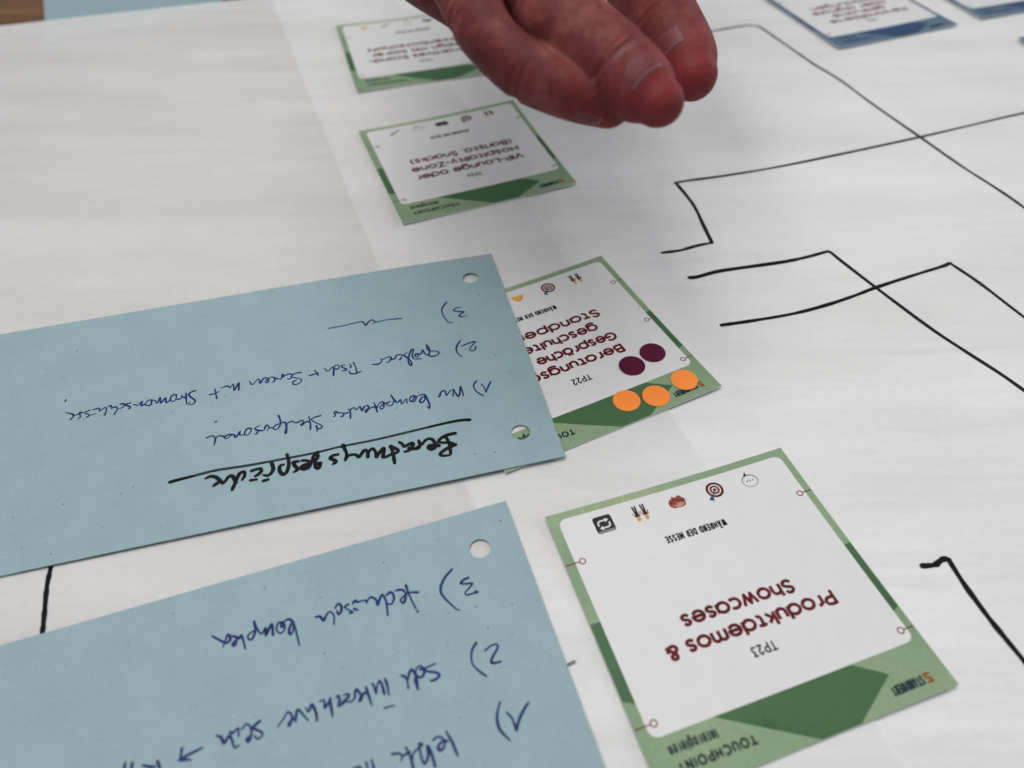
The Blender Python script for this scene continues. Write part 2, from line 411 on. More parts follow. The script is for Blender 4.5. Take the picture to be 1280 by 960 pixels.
def world_line(pts, z=0):
    P = np.array([unp(*p, z) for p in pts]); c = P.mean(0); d = np.linalg.svd(P - c)[2][0]
    if d[1] < 0: d = -d
    return c, d
cL, dL = world_line([(394, 135), (435, 237), (475, 342), (582, 603), (593, 632)])
cR, dR = world_line([(585, 135), (661, 248), (713, 332), (835, 514), (882, 586), (1096, 900), (1136, 960)])
far_a, far_b = unp(0, 33), unp(300, 0)
far_d = (far_b - far_a) / np.linalg.norm(far_b - far_a)
def isect(c1, d1, c2, d2):
    t = np.linalg.solve(np.array([d1, -d2]).T, c2 - c1); return c1 + t[0] * d1
fR = isect(cR, dR, far_a, far_d); fL = isect(cL, dL, far_a, far_d)
near_y = -0.2
nR = cR + dR * (near_y - cR[1]) / dR[1]; nL = cL + dL * (near_y - cL[1]) / dL[1]

def sheet(name, outline, zf, thick, mats, parent=None, holes=(), step=None, origin=None, side_mat=None):
    """flat stock with thickness: outline (ccw) and holes meshed with inner grid points so it can bend through zf(x, y)"""
    pts, edges = [], []
    def ring(lp):
        b = len(pts)
        pts.extend([Vector((float(p[0]), float(p[1]))) for p in lp]); n = len(lp)
        edges.extend([(b + i, b + (i + 1) % n) for i in range(n)])
    def dense(lp):
        if not step: return lp
        out = []
        for i in range(len(lp)):
            a, b = np.array(lp[i], float), np.array(lp[(i + 1) % len(lp)], float)
            k = max(1, int(np.linalg.norm(b - a) / step))
            out += [a + (b - a) * j / k for j in range(k)]
        return out
    O = dense(outline); ring(O)
    for hl in holes: ring(hl)
    def inside(p, lp):
        c = False; n = len(lp)
        for i in range(n):
            a, b = lp[i], lp[i - 1]
            if (a[1] > p[1]) != (b[1] > p[1]) and p[0] < (b[0] - a[0]) * (p[1] - a[1]) / (b[1] - a[1]) + a[0]: c = not c
        return c
    if step:
        A = np.array(O); lo, hi = A.min(0), A.max(0)
        for gx in np.arange(lo[0] + step / 2, hi[0], step):
            for gy in np.arange(lo[1] + step / 2, hi[1], step):
                q = (gx, gy)
                if inside(q, O) and not any(inside(q, h) for h in holes): pts.append(Vector(q))
    V, E, Fc, *_ = delaunay_2d_cdt(pts, edges, [], 0, 1e-7)
    keep = []
    for f in Fc:
        c = sum((V[i] for i in f), Vector((0, 0))) / len(f)
        if inside(c, O) and not any(inside(c, h) for h in holes): keep.append(list(f))
    used = sorted({i for f in keep for i in f}); mp = {k: i for i, k in enumerate(used)}
    keep = [[mp[i] for i in f] for f in keep]
    for f in keep:
        a, b, c = (V[used[i]] for i in f[:3])
        if (b - a).cross(c - a) < 0: f.reverse()
    n = len(used)
    top = [(V[i].x, V[i].y, zf(V[i].x, V[i].y)) for i in used]
    bot = [(x, y, z - thick) for x, y, z in top]
    cnt = {}
    for f in keep:
        for i in range(len(f)):
            cnt[(f[i], f[(i + 1) % len(f)])] = 1
    faces = list(keep) + [[i + n for i in reversed(f)] for f in keep]; mi = [0] * (2 * len(keep))
    for (a, b) in cnt:
        if (b, a) not in cnt: faces.append([b, a, a + n, b + n]); mi.append(1 if side_mat else 0)
    ms = [mats] + ([side_mat] if side_mat else [])
    return mesh_obj(name, top + bot, faces, ms, parent, mi, origin=origin if origin is not None else (0, 0, 0))

far_left = far_a - far_d * 0.42; far_right = far_b + far_d * 1.05
shR = root("paper_sheet", (0.25, 0.25, 0), "big white paper sheet covered with drawn black lines, under the right half", "paper", "overlapping big paper sheets")
sheet("paper", [nL, (0.85, near_y), far_right, fL], lambda x, y: 0.0, 0.0001, M['paper'], shR)
shL = root("paper_sheet", (-0.2, 0.25, 0), "big white paper sheet without drawing at upper left, its edge overlapping the other sheet", "paper", "overlapping big paper sheets")
sheet("paper", [(-0.62, near_y), nR, fR, far_left], lambda x, y: 0.0003, 0.0001, M['thin'], shL)

def plane_map(z):
    def f(px, py, lift): q = unp(px, py, z + lift); return np.array([q[0], q[1], z + lift])
    return f
def draw_world(root_o, name, px_pts, wpx, mat, z, n=8, taper=None, smooth=True):
    """one marker stroke drawn on paper: photo points projected to the paper, width in metres from the photo"""
    W2 = [unp(px, py, z) for px, py in px_pts]
    pr = Print(lambda x, y, l: np.array([x, y, z + l]))
    pr.ribbon(smooth_line(W2, n) if smooth else W2, wpx, mat, 0.00003, taper)
    return pr.build(name, root_o)
mm = 0.001
wob = lambda a, b: (lambda t: 1 + 0.10 * math.sin(a * t * 40) + 0.06 * math.sin(b * t * 97))
draw_world(shR, "marker_line", [(800, 55), (845, 46), (883, 40.2), (909, 35.6), (930, 32.2), (942, 32), (949, 33.5), (957, 38.5), (991, 62), (1017, 80), (1050, 100), (1090, 129.6), (1150, 171.3), (1201, 207), (1237, 230), (1263.6, 247.7), (1283, 262), (1330, 300), (1430, 380)], 1.5 * mm, M['marker'], 0, taper=wob(1, 1.3))
draw_world(shR, "marker_line", [(1420, 112), (1283, 140.5), (1150, 171.3), (991, 205), (910, 219), (860, 225.8), (846, 228.3), (845, 229.3), (845, 229.3), (848, 232.5), (866.7, 256), (879, 281), (890, 303.5), (890, 303.5), (872, 307), (852, 312.6), (842, 314.2), (828, 316)], 1.45 * mm, M['marker'], 0, taper=wob(1.2, 1.1))
draw_world(shR, "marker_line", [(862.4, 347.2), (872, 346), (899, 339), (940, 333), (981.7, 327), (1012, 320.5), (1032, 315), (1038, 315.5), (1050, 325), (1095, 359.6), (1161.4, 409), (1204.6, 437.8), (1251, 467.6), (1280, 488), (1340, 530), (1440, 605)], 1.62 * mm, M['marker'], 0, taper=lambda t: (1.12 if t < 0.3 else 0.92) + 0.05 * math.sin(60 * t))
draw_world(shR, "marker_line", [(902, 406.5), (942, 400.7), (992.5, 392), (1035.6, 380.6), (1070, 369), (1095, 359.4), (1143.5, 343.6), (1178, 333), (1187.3, 329.2), (1192, 332), (1226, 355), (1280, 396.4), (1340, 440), (1440, 520)], 1.45 * mm, M['marker'], 0, taper=wob(0.9, 1.2))
draw_world(shR, "marker_line", [(1152.8, 707.5), (1160, 707), (1168.8, 706), (1173, 703), (1177, 700), (1182, 698.3), (1185, 699.5), (1188, 703.5), (1205, 730), (1223.8, 756), (1240, 777.5), (1257.5, 799), (1283, 830), (1340, 900), (1400, 980)], 1.5 * mm, M['marker'], 0, taper=wob(1.1, 0.9))
draw_world(shL, "marker_line", [(66, 690), (63.8, 707.5), (58.8, 732.5), (55.5, 767.5), (53, 792.5), (51, 815)], 1.25 * mm, M['marker'], 0.0003, taper=wob(1.1, 0.9))
draw_world(shL, "marker_line", [(700, 834.5), (709, 830.5), (718, 826)], 0.32 * mm, M['dry'], 0.0003)
draw_world(shL, "marker_line", [(701, 838), (710, 833), (719.5, 828)], 0.32 * mm, M['dry'], 0.0003)

# ------------------------------------------------------------------ the square printed cards
TH = 0.0004
SZ = 0.0723
def rounded(x0, y0, x1, y1, r, n=6):
    out = []
    for cx, cy, a in ((x1 - r, y1 - r, 0), (x0 + r, y1 - r, 90), (x0 + r, y0 + r, 180), (x1 - r, y0 + r, 270)):
        out += arc(cx, cy, r, r, a, a + 90, n)
    return out
def disc(cx, cy, r, n=24, ry=None): return arc(cx, cy, r, ry or r, 0, 360, n)[:-1]

def icon(kind, fm, cx, cy, r, parent):
    pr = Print(fm); l = 0.00003
    T = lambda pts: [(cx + x * r, cy + y * r) for x, y in pts]
    if kind == 'bubble':
        pr.poly(T(disc(0, 0.08, .92, 28, .80)), M['grey'], l); pr.poly(T([(.05, -.55), (.42, -.62), (.02, -1.12)]), M['dark'], l + 2e-6)
        pr.poly(T(disc(0.02, 0.12, .80, 28, .68)), M['white'], l + 6e-6)
        for dx in (-.32, 0, .32): pr.poly(T(disc(dx, .08, .085, 10)), M['dark'], l + 1e-5)
    elif kind == 'target':
        for i, (rr, m) in enumerate(((.95, 'maroon'), (.68, 'white'), (.54, 'rust'), (.32, 'white'), (.19, 'maroon'))): pr.poly(T(disc(-.10, -.12, rr, 26)), M[m], l + i * 4e-6)
        pr.ribbon(T([(-.08, -.1), (.62, .78)]), .16 * r, M['steel'], l + 3e-5); pr.poly(T([(.42, .62), (.62, 1.2), (.78, .98), (1.08, .9), (.70, .5)]), M['steel'], l + 4e-5)
    elif kind == 'shake':
        pr.poly(T([(-.95, .0), (-.8, .5), (-.35, .68), (.1, .62), (.6, .62), (.95, .25), (.92, -.2), (.72, -.48), (.45, -.55), (.3, -.82), (-.05, -.62), (-.35, -.78), (-.6, -.72), (-.72, -.45), (-.92, -.3)]), M['redbrown'], l)
        pr.poly(T([(-.75, .35), (-.3, .60), (.2, .52), (.5, .30), (.1, .12), (-.4, .02)]), M['pinkish'], l + 4e-6)
        pr.ribbon(T(smooth_line([(-.8, -.1), (-.3, -.15), (.1, -.35), (.5, -.2), (.8, .05)], 4)), .1 * r, M['maroon'], l + 8e-6)
        pr.ribbon(T(smooth_line([(.1, .3), (.4, .05), (.7, -.1)], 4)), .08 * r, M['maroon'], l + 1e-5)
    elif kind == 'people':
        for k, dx in enumerate((-.45, .45)):
            pr.poly(T([(dx - .24, .30), (dx + .24, .30), (dx + .20, -.1), (dx + .24, -1.0), (dx + .06, -1.0), (dx, -.25), (dx - .06, -1.0), (dx - .24, -1.0), (dx - .20, -.1)]), M['black'] if k else M['dark'], l)
            pr.poly(T([(dx - .22, .33), (dx + .22, .33), (dx + .18, -.12), (dx - .18, -.12)]), M['maroon'] if k == 0 else M['dark'], l + 4e-6)
            for sx in (-1, 1): pr.ribbon(T([(dx + sx * .26, .28), (dx + sx * .42, -.22)]), .09 * r, M['redbrown'], l + 8e-6)
            pr.poly(T(disc(dx, .62, .22, 16, .27)), M['skin_i'], l + 5e-6)
    elif kind == 'repeat':
        pr.poly(T(rounded(-1.02, -.98, 1.02, .98, .30)), M['dark'], l)
        pr.poly(T(rounded(-.9, .35, .9, .90, .24)), M['grey'], l + 2e-6); pr.poly(T(rounded(-.93, -.9, .93, .72, .2)), M['dark'], l + 4e-6)
        pr.ribbon(T(smooth_line([(-.58, -.12), (-.58, .22), (-.38, .40), (0, .42), (.28, .42)], 4)), .17 * r, M['white'], l + 8e-6, caps=False)
        pr.poly(T([(.24, .68), (.62, .42), (.24, .16)]), M['white'], l + 1.2e-5)
        pr.ribbon(T(smooth_line([(.58, .12), (.58, -.22), (.38, -.40), (0, -.42), (-.28, -.42)], 4)), .17 * r, M['white'], l + 8e-6, caps=False)
        pr.poly(T([(-.24, -.68), (-.62, -.42), (-.24, -.16)]), M['white'], l + 1.2e-5)
    elif kind == 'ticket':
        pr.poly(T([(-1.15, -.25), (-.75, -.62), (.75, -.62), (1.15, -.25), (1.15, .25), (.85, .62), (-.85, .62), (-1.15, .25)]), M['dark'], l)
        pr.poly(T([(-.3, -.12), (.3, -.12), (.3, .14), (-.3, .14)]), M['grey'], l + 4e-6)
    elif kind == 'pen':
        pr.ribbon(T([(-.85, -.55), (.1, .1), (.8, .62)]), .26 * r, M['dark'], l); pr.ribbon(T([(.1, -.5), (.55, -.1)]), .1 * r, M['grey'], l + 4e-6)
    elif kind == 'helmet':
        pr.poly(T(arc(0, -.35, .78, .95, 0, 180, 16) + [(-1.05, -.32), (-1.1, -.5), (1.0, -.52), (1.05, -.35)]), M['yellow'], l)
        pr.ribbon(T(arc(0, -.35, .5, .78, 25, 155, 10)), .1 * r, M['skin_i'], l + 4e-6)
    elif kind == 'camera':
        pr.poly(T([(-.95, -.5), (.95, -.5), (.95, .35), (.45, .4), (.25, .7), (-.3, .7), (-.45, .4), (-.95, .35)]), M['dark'], l)
        pr.poly(T(disc(0, -.05, .3, 16)), M['grey'], l + 4e-6)
    names = dict(bubble='speech_bubble_icon', target='target_icon', shake='handshake_icon', people='people_icon', repeat='repeat_icon', ticket='ticket_icon', pen='pen_icon', helmet='helmet_icon', camera='camera_icon')
    return pr.build(names[kind], parent)

def square_from(c0, c1):
    """near-left and near-right world corners -> the four corners FR, FL, NL, NR of a square card"""
    v = c1 - c0; per = np.array([-v[1], v[0]])
    return [c1 + per, c0 + per, c0, c1]
def touch_card(corners, label, code, lines, icons, hue='green', header=None, pins=((.21, .79), (.21, .79)), z0=0.00012, phase="Interagieren", tilt=None, lw=0.218):
    """corners: world xy of FR, FL, NL, NR as the camera sees them; the card is read from the far side, so FR is its lower left"""
    Cn = [np.array(c) for c in corners]
    zt = z0 + TH
    def fm(u, v, lift):
        p = Cn[0] * (1 - u) * (1 - v) + Cn[1] * u * (1 - v) + Cn[2] * u * v + Cn[3] * (1 - u) * v
        return np.array([p[0], p[1], zt + lift + 0.0005 * (2 * u - 1) ** 2 * (2 * v - 1) ** 2 + 0.00025 * (2 * u - 1) ** 2])
    ctr = sum(Cn) / 4
    r = root("touchpoint_card", (ctr[0], ctr[1], z0), label, "card", "square touchpoint cards")
    base, dk = (M['green'], M['dgreen']) if hue == 'green' else (M['sky'], M['navy'])
    n = 17; vs = []; fc = []; mi = []
    for k in range(2):
        for i in range(n):
            for j in range(n): vs.append(fm(i / (n - 1), j / (n - 1), -TH * k))
    for i in range(n - 1):
        for j in range(n - 1):
            q = [i * n + j, (i + 1) * n + j, (i + 1) * n + j + 1, i * n + j + 1]
            fc.append(q); mi.append(0); fc.append([a + n * n for a in reversed(q)]); mi.append(1)
    rim = [i * n for i in range(n)] + [(n - 1) * n + j for j in range(1, n)] + [i * n + n - 1 for i in range(n - 2, -1, -1)] + [j for j in range(n - 2, 0, -1)]
    for a, b in zip(rim, rim[1:] + rim[:1]): fc.append([b, a, a + n * n, b + n * n]); mi.append(1)
    bo = mesh_obj("card_board", vs, fc, [base, M['stock']], r, mi)
    bm = bmesh.new(); bm.from_mesh(bo.data); bmesh.ops.recalc_face_normals(bm, faces=bm.faces[:]); bm.to_mesh(bo.data); bm.free()
    pr = Print(fm)
    pr.area([(0.9985, 0.437), (0.9985, 0.700), (0.955, 0.724), (0.955, 0.437)], dk, 1e-5)
    pr.area([(0.0015, 0.452), (0.035, 0.452), (0.035, 0.727), (0.0015, 0.715)], dk, 1e-5)
    pr.area([(0.765, 0.826), (0.482, 0.9985), (0.346, 0.9985), (0.176, 0.899), (0.278, 0.826)], dk, 1e-5)
    pr.build("dark_band", r)
    pr = Print(fm); pr.area(rounded(0.028, 0.030, 0.9615, 0.832, 0.030), M['panel'], 2e-5); pr.build("white_panel", r)
    pr = Print(fm)
    for s, m in lines: text(pr, s, m[0], m[1], m[2], 0.0555, lw, M['maroon'], 3.5e-5, 0.27)
    pr.build("title_text", r)
    if code:
        pr = Print(fm); text(pr, code, 0.4526, 0.541, 0.676, 0.036, 0.17, M['black'], 3.5e-5, 0.42); pr.build("code_text", r)
    pr = Print(fm); text(pr, header or "WÄHREND DER MESSE", 0.372, 0.616, 0.2135, 0.029, 0.20, M['black'], 3.5e-5, 0.66); pr.build("header_text", r)
    pr = Print(fm); text(pr, "TOUCHPOINT", 0.664, 0.922, 0.914, 0.032, 0.23, M['logodk'], 3.5e-5, 0.5); pr.build("heading_text", r)
    pr = Print(fm); text(pr, phase, 0.767, 0.926, 0.862, 0.034, 0.165, M['logodk'], 3.5e-5, 0.72); pr.build("phase_text", r)
    pr = Print(fm)
    a = 0.063
    pr.ribbon([(a + .016, .962), (a, .962), (a + .002, .952), (a + .015, .947), (a + .017, .937), (a, .937)], .0075, M['logo'], 3.5e-5, caps=False)
    text(pr, "STANDWERT", a + .025, 0.203, .934, .031, .20, M['logodk'], 3.5e-5, 0.6); pr.build("logo", r)
    for side, ys in zip((1, 0), pins):
        for y in ys:
            pr = Print(fm); e, c = (0.998, 0.934) if side else (0.002, 0.050)
            pr.ribbon([(c + 0.0105 * math.cos(t), y + 0.0105 * math.sin(t)) for t in np.linspace(0, 2 * math.pi, 19)], .0042, M['rust'] if hue == 'green' else M['dark'], 3.5e-5, caps=False)
            pr.ribbon([(c + (.0105 if side else -.0105), y), (e, y)], .0042, M['rust'] if hue == 'green' else M['dark'], 3.5e-5, caps=False)
            pr.build("pin_mark", r)
    for k, u in icons: icon(k, fm, u, 0.094, 0.036, r)
    return r, fm

zc = 0.0008
U = lambda *p: unp(p[0], p[1], zc)
BL23 = (830.0, 1005.6)
c23 = [U(975, 561.5), U(681, 648), U(*BL23), U(1197, 857)]
touch_card(c23, "green bordered square card titled Produktdemos & Showcases, code TP23, nearest the viewer", "TP23",
           [("Produktdemos &", (.176, .806, .5845)), ("Showcases", (.283, .707, .5005))],
           [('bubble', .1947), ('target', .3461), ('shake', .5028), ('people', .6532), ('repeat', .8015)], z0=zc - TH, tilt=None)
c24 = [U(641, 126.4), U(448.3, 165.8), U(503.8, 281), U(720.6, 230)]
touch_card(c24, "green bordered square card about the VIP-Lounge, code TP24, in shade below the hand", "TP24",
           [("VIP-Lounge oder", (.168, .812, .5845)), ("Hospitality-Zone", (.166, .818, .5005)), ("(Barista, Snacks)", (.178, .80, .4165))],
           [('people', .1947), ('target', .3461), ('ticket', .5028), ('bubble', .6532), ('pen', .8015)], z0=zc - TH)
fr, nr, nl = U(751.3, 321.6), U(901.6, 484.1), U(632, 592.5)
c22 = [fr, fr + (nl - nr), nl, nr]
R22, FM22 = touch_card(c22, "green bordered square card with five round dots, code TP22, half under the blue note", "TP22",
           [("Beratungsge", (.237, .752, .576)), ("Gespräche", (.225, .620, .492)), ("geschultes", (.270, .685, .408)), ("Standpersonal", (.215, .862, .324))],
           [('people', .1947), ('target', .3461), ('helmet', .5028)], z0=zc - TH, pins=((.21, .79), (.2, .50, .79)))
nl21 = U(446.5, 116); fl21 = U(420, 33.5); d21 = fl21 - nl21; r21 = np.array([d21[1], -d21[0]])
c21 = [fl21 + r21, fl21, nl21, nl21 + r21]
touch_card(c21, "green bordered square card behind the fingers at the top, its right part hidden", "TP21",
           [("Attraktives Stand-", (.13, .86, .5845)), ("design mit klarer", (.15, .835, .5005)), ("Markenbotschaft", (.14, .85, .4165))],
           [('people', .21), ('camera', .36), ('bubble', .51), ('pen', .665), ('helmet', .815)], z0=zc - TH)
nl, nr = U(1048.7, 61.4), U(1197, 32)
touch_card(square_from(nl, nr), "blue bordered square card with several text lines at the top edge of the picture", "TP12",
           [("Personalisierte", (.14, .80, .60)), ("gedruckte", (.27, .72, .522)), ("oder digitale", (.20, .84, .444)), ("Einladungen", (.22, .80, .366))],
           [('people', .35), ('target', .50), ('bubble', .65)], hue='blue', z0=zc - TH, phase="Informieren", header="VOR DER MESSE" if 0 else None)
nl = U(1226.8, 24); fl = U(1185, 0); d = (fl - nl) / np.linalg.norm(fl - nl); nr = nl + SZ * np.array([d[1], -d[0]])
touch_card([nr + d * SZ, nl + d * SZ, nl, nr], "blue bordered square card cut off by the upper right corner of the picture", None, [], [], hue='blue', z0=zc - TH, phase="Informieren")
fl = U(1271.5, 48); d = (unp(1271.5, 48, zc) - unp(1279.5, 54.2, zc)); d = d / np.linalg.norm(d); rr = np.array([d[1], -d[0]])
touch_card([fl + rr * SZ, fl, fl - d * SZ, fl - d * SZ + rr * SZ], "dark bordered card of which only a tiny corner shows at the right edge", None, [], [], hue='blue', z0=zc - TH, phase="Informieren")

# stickers on the half covered card
def sticker(px, py, mat, label, kind):
    z = zc
    A22 = np.array([c22[1] - c22[0], c22[3] - c22[0]]).T
    for _ in range(4):
        q = unp(px, py, z + 0.0002); uv = np.linalg.solve(A22, q - c22[0]); z = FM22(uv[0], uv[1], 0)[2]
    r = 0.00415; vs = []; fc = []; n = 36; z0 = z + 0.00007; h = 0.00018
    rings = [(r, z0), (r, z0 + h * .7), (r - 0.00012, z0 + h), (r * .5, z0 + h * 1.03)]
    for rad, z in rings:
        for i in range(n): vs.append((q[0] + rad * math.cos(2 * math.pi * i / n), q[1] + rad * math.sin(2 * math.pi * i / n), z))
    mi = []
    for k in range(len(rings) - 1):
        for i in range(n):
            fc.append([k * n + i, k * n + (i + 1) % n, (k + 1) * n + (i + 1) % n, (k + 1) * n + i]); mi.append(1 if k < 1 else 0)
    fc.append([3 * n + i for i in range(n)]); mi.append(0)
    fc.append([i for i in reversed(range(n))]); mi.append(1)
    o = mesh_obj("dot_sticker", vs, fc, [mat, M['stedge'] if kind == 'o' else mat], None, mi, origin=(q[0], q[1], z0))
    return tag(o, label, "sticker", "round voting dots on the card")
sticker(783.3, 500.6, M['orange'], "orange round sticker leftmost of the three orange ones, on the dark green band", 'o')
sticker(820, 494.7, M['orange'], "orange round sticker in the middle of the three orange ones", 'o')
sticker(855.3, 474.5, M['orange'], "orange round sticker covering part of the card's logo, rightmost of the three", 'o')
sticker(790, 456.9, M['wine'], "dark wine red round sticker touching the title text, the left one", 'w')
sticker(815.7, 440.6, M['wine'], "dark wine red round sticker further from the text, the upper right one", 'w')

# ------------------------------------------------------------------ blue notes with handwriting
HW = {}   # crop origin x, y, scale, strokes
S1, S2 = 0.109375, 0.09375
BOLD = [
 (460, 510, S1, [
  [(995, 290), (930, 302), (875, 322), (830, 350), (808, 382), (850, 397), (930, 395), (1000, 415)],
  [(1000, 420), (930, 450), (870, 485), (825, 525), (850, 545), (930, 541)], [(880, 322), (910, 365), (932, 425), (946, 525)],
  [(812, 432), (775, 412), (740, 365), (695, 352), (655, 372), (622, 412)], [(780, 412), (768, 450), (722, 474), (690, 455), (702, 428), (755, 420)], [(700, 450), (740, 440)],
  [(622, 412), (592, 402), (578, 368)], [(604, 418), (575, 458), (520, 468)],
  [(360, 392), (390, 410), (412, 440), (450, 425), (505, 402), (512, 432), (472, 482), (418, 502)], [(470, 460), (535, 468), (585, 432)],
  [(255, 438), (285, 512), (305, 632)], [(262, 440), (340, 480), (330, 510), (282, 522), (205, 560), (170, 560)],
  [(170, 560), (182, 480), (172, 465), (122, 522), (96, 560), (86, 502), (52, 465), (10, 502), (2, 556)]]),
 (350, 510, S1, [
  [(1005, 560), (1000, 500), (960, 488), (905, 558), (865, 535), (790, 542), (745, 598)],
  [(722, 425), (740, 470), (762, 530), (745, 600)], [(735, 430), (712, 440), (735, 445)],
  [(662, 532), (605, 545), (575, 575), (632, 602), (635, 622), (605, 642)],
  [(432, 502), (388, 545), (375, 592), (402, 598), (432, 560), (430, 505)], [(382, 602), (422, 632), (472, 626)], [(402, 642), (412, 682), (442, 690), (462, 652), (430, 650)],
  [(362, 622), (302, 602), (252, 602)], [(352, 640), (330, 682), (272, 702), (242, 682), (282, 652), (342, 642)], [(280, 680), (310, 665)],
  [(212, 610), (152, 622), (170, 660), (202, 702), (160, 732)]]),
 (300, 520, S1, [
  [(538, 440), (558, 530), (540, 630), (490, 668), (452, 622), (460, 572), (500, 555)],
  [(362, 540), (380, 600), (360, 650), (322, 680), (270, 676)],
  [(132, 628), (190, 610), (232, 602), (245, 626), (220, 660), (176, 688)], [(122, 736), (190, 726)], [(270, 742), (322, 727)]]),
 (200, 520, S1, [
  [(882, 705), (915, 655), (962, 640), (968, 682), (940, 730)], [(898, 680), (862, 760), (825, 845)], [(870, 762), (832, 692), (790, 692), (742, 750), (716, 770)],
  [(716, 770), (690, 742), (642, 702), (582, 690), (520, 716)], [(690, 746), (650, 772), (610, 802)]])]
UNDER = [(587, 524.8), (575, 525.5), (557, 529), (525, 536.5), (492, 544.5), (461, 551.5), (425, 558.5), (394, 566), (350, 574.5), (309, 582), (270, 588), (240, 595.5), (226, 599), (212.6, 602.6)]
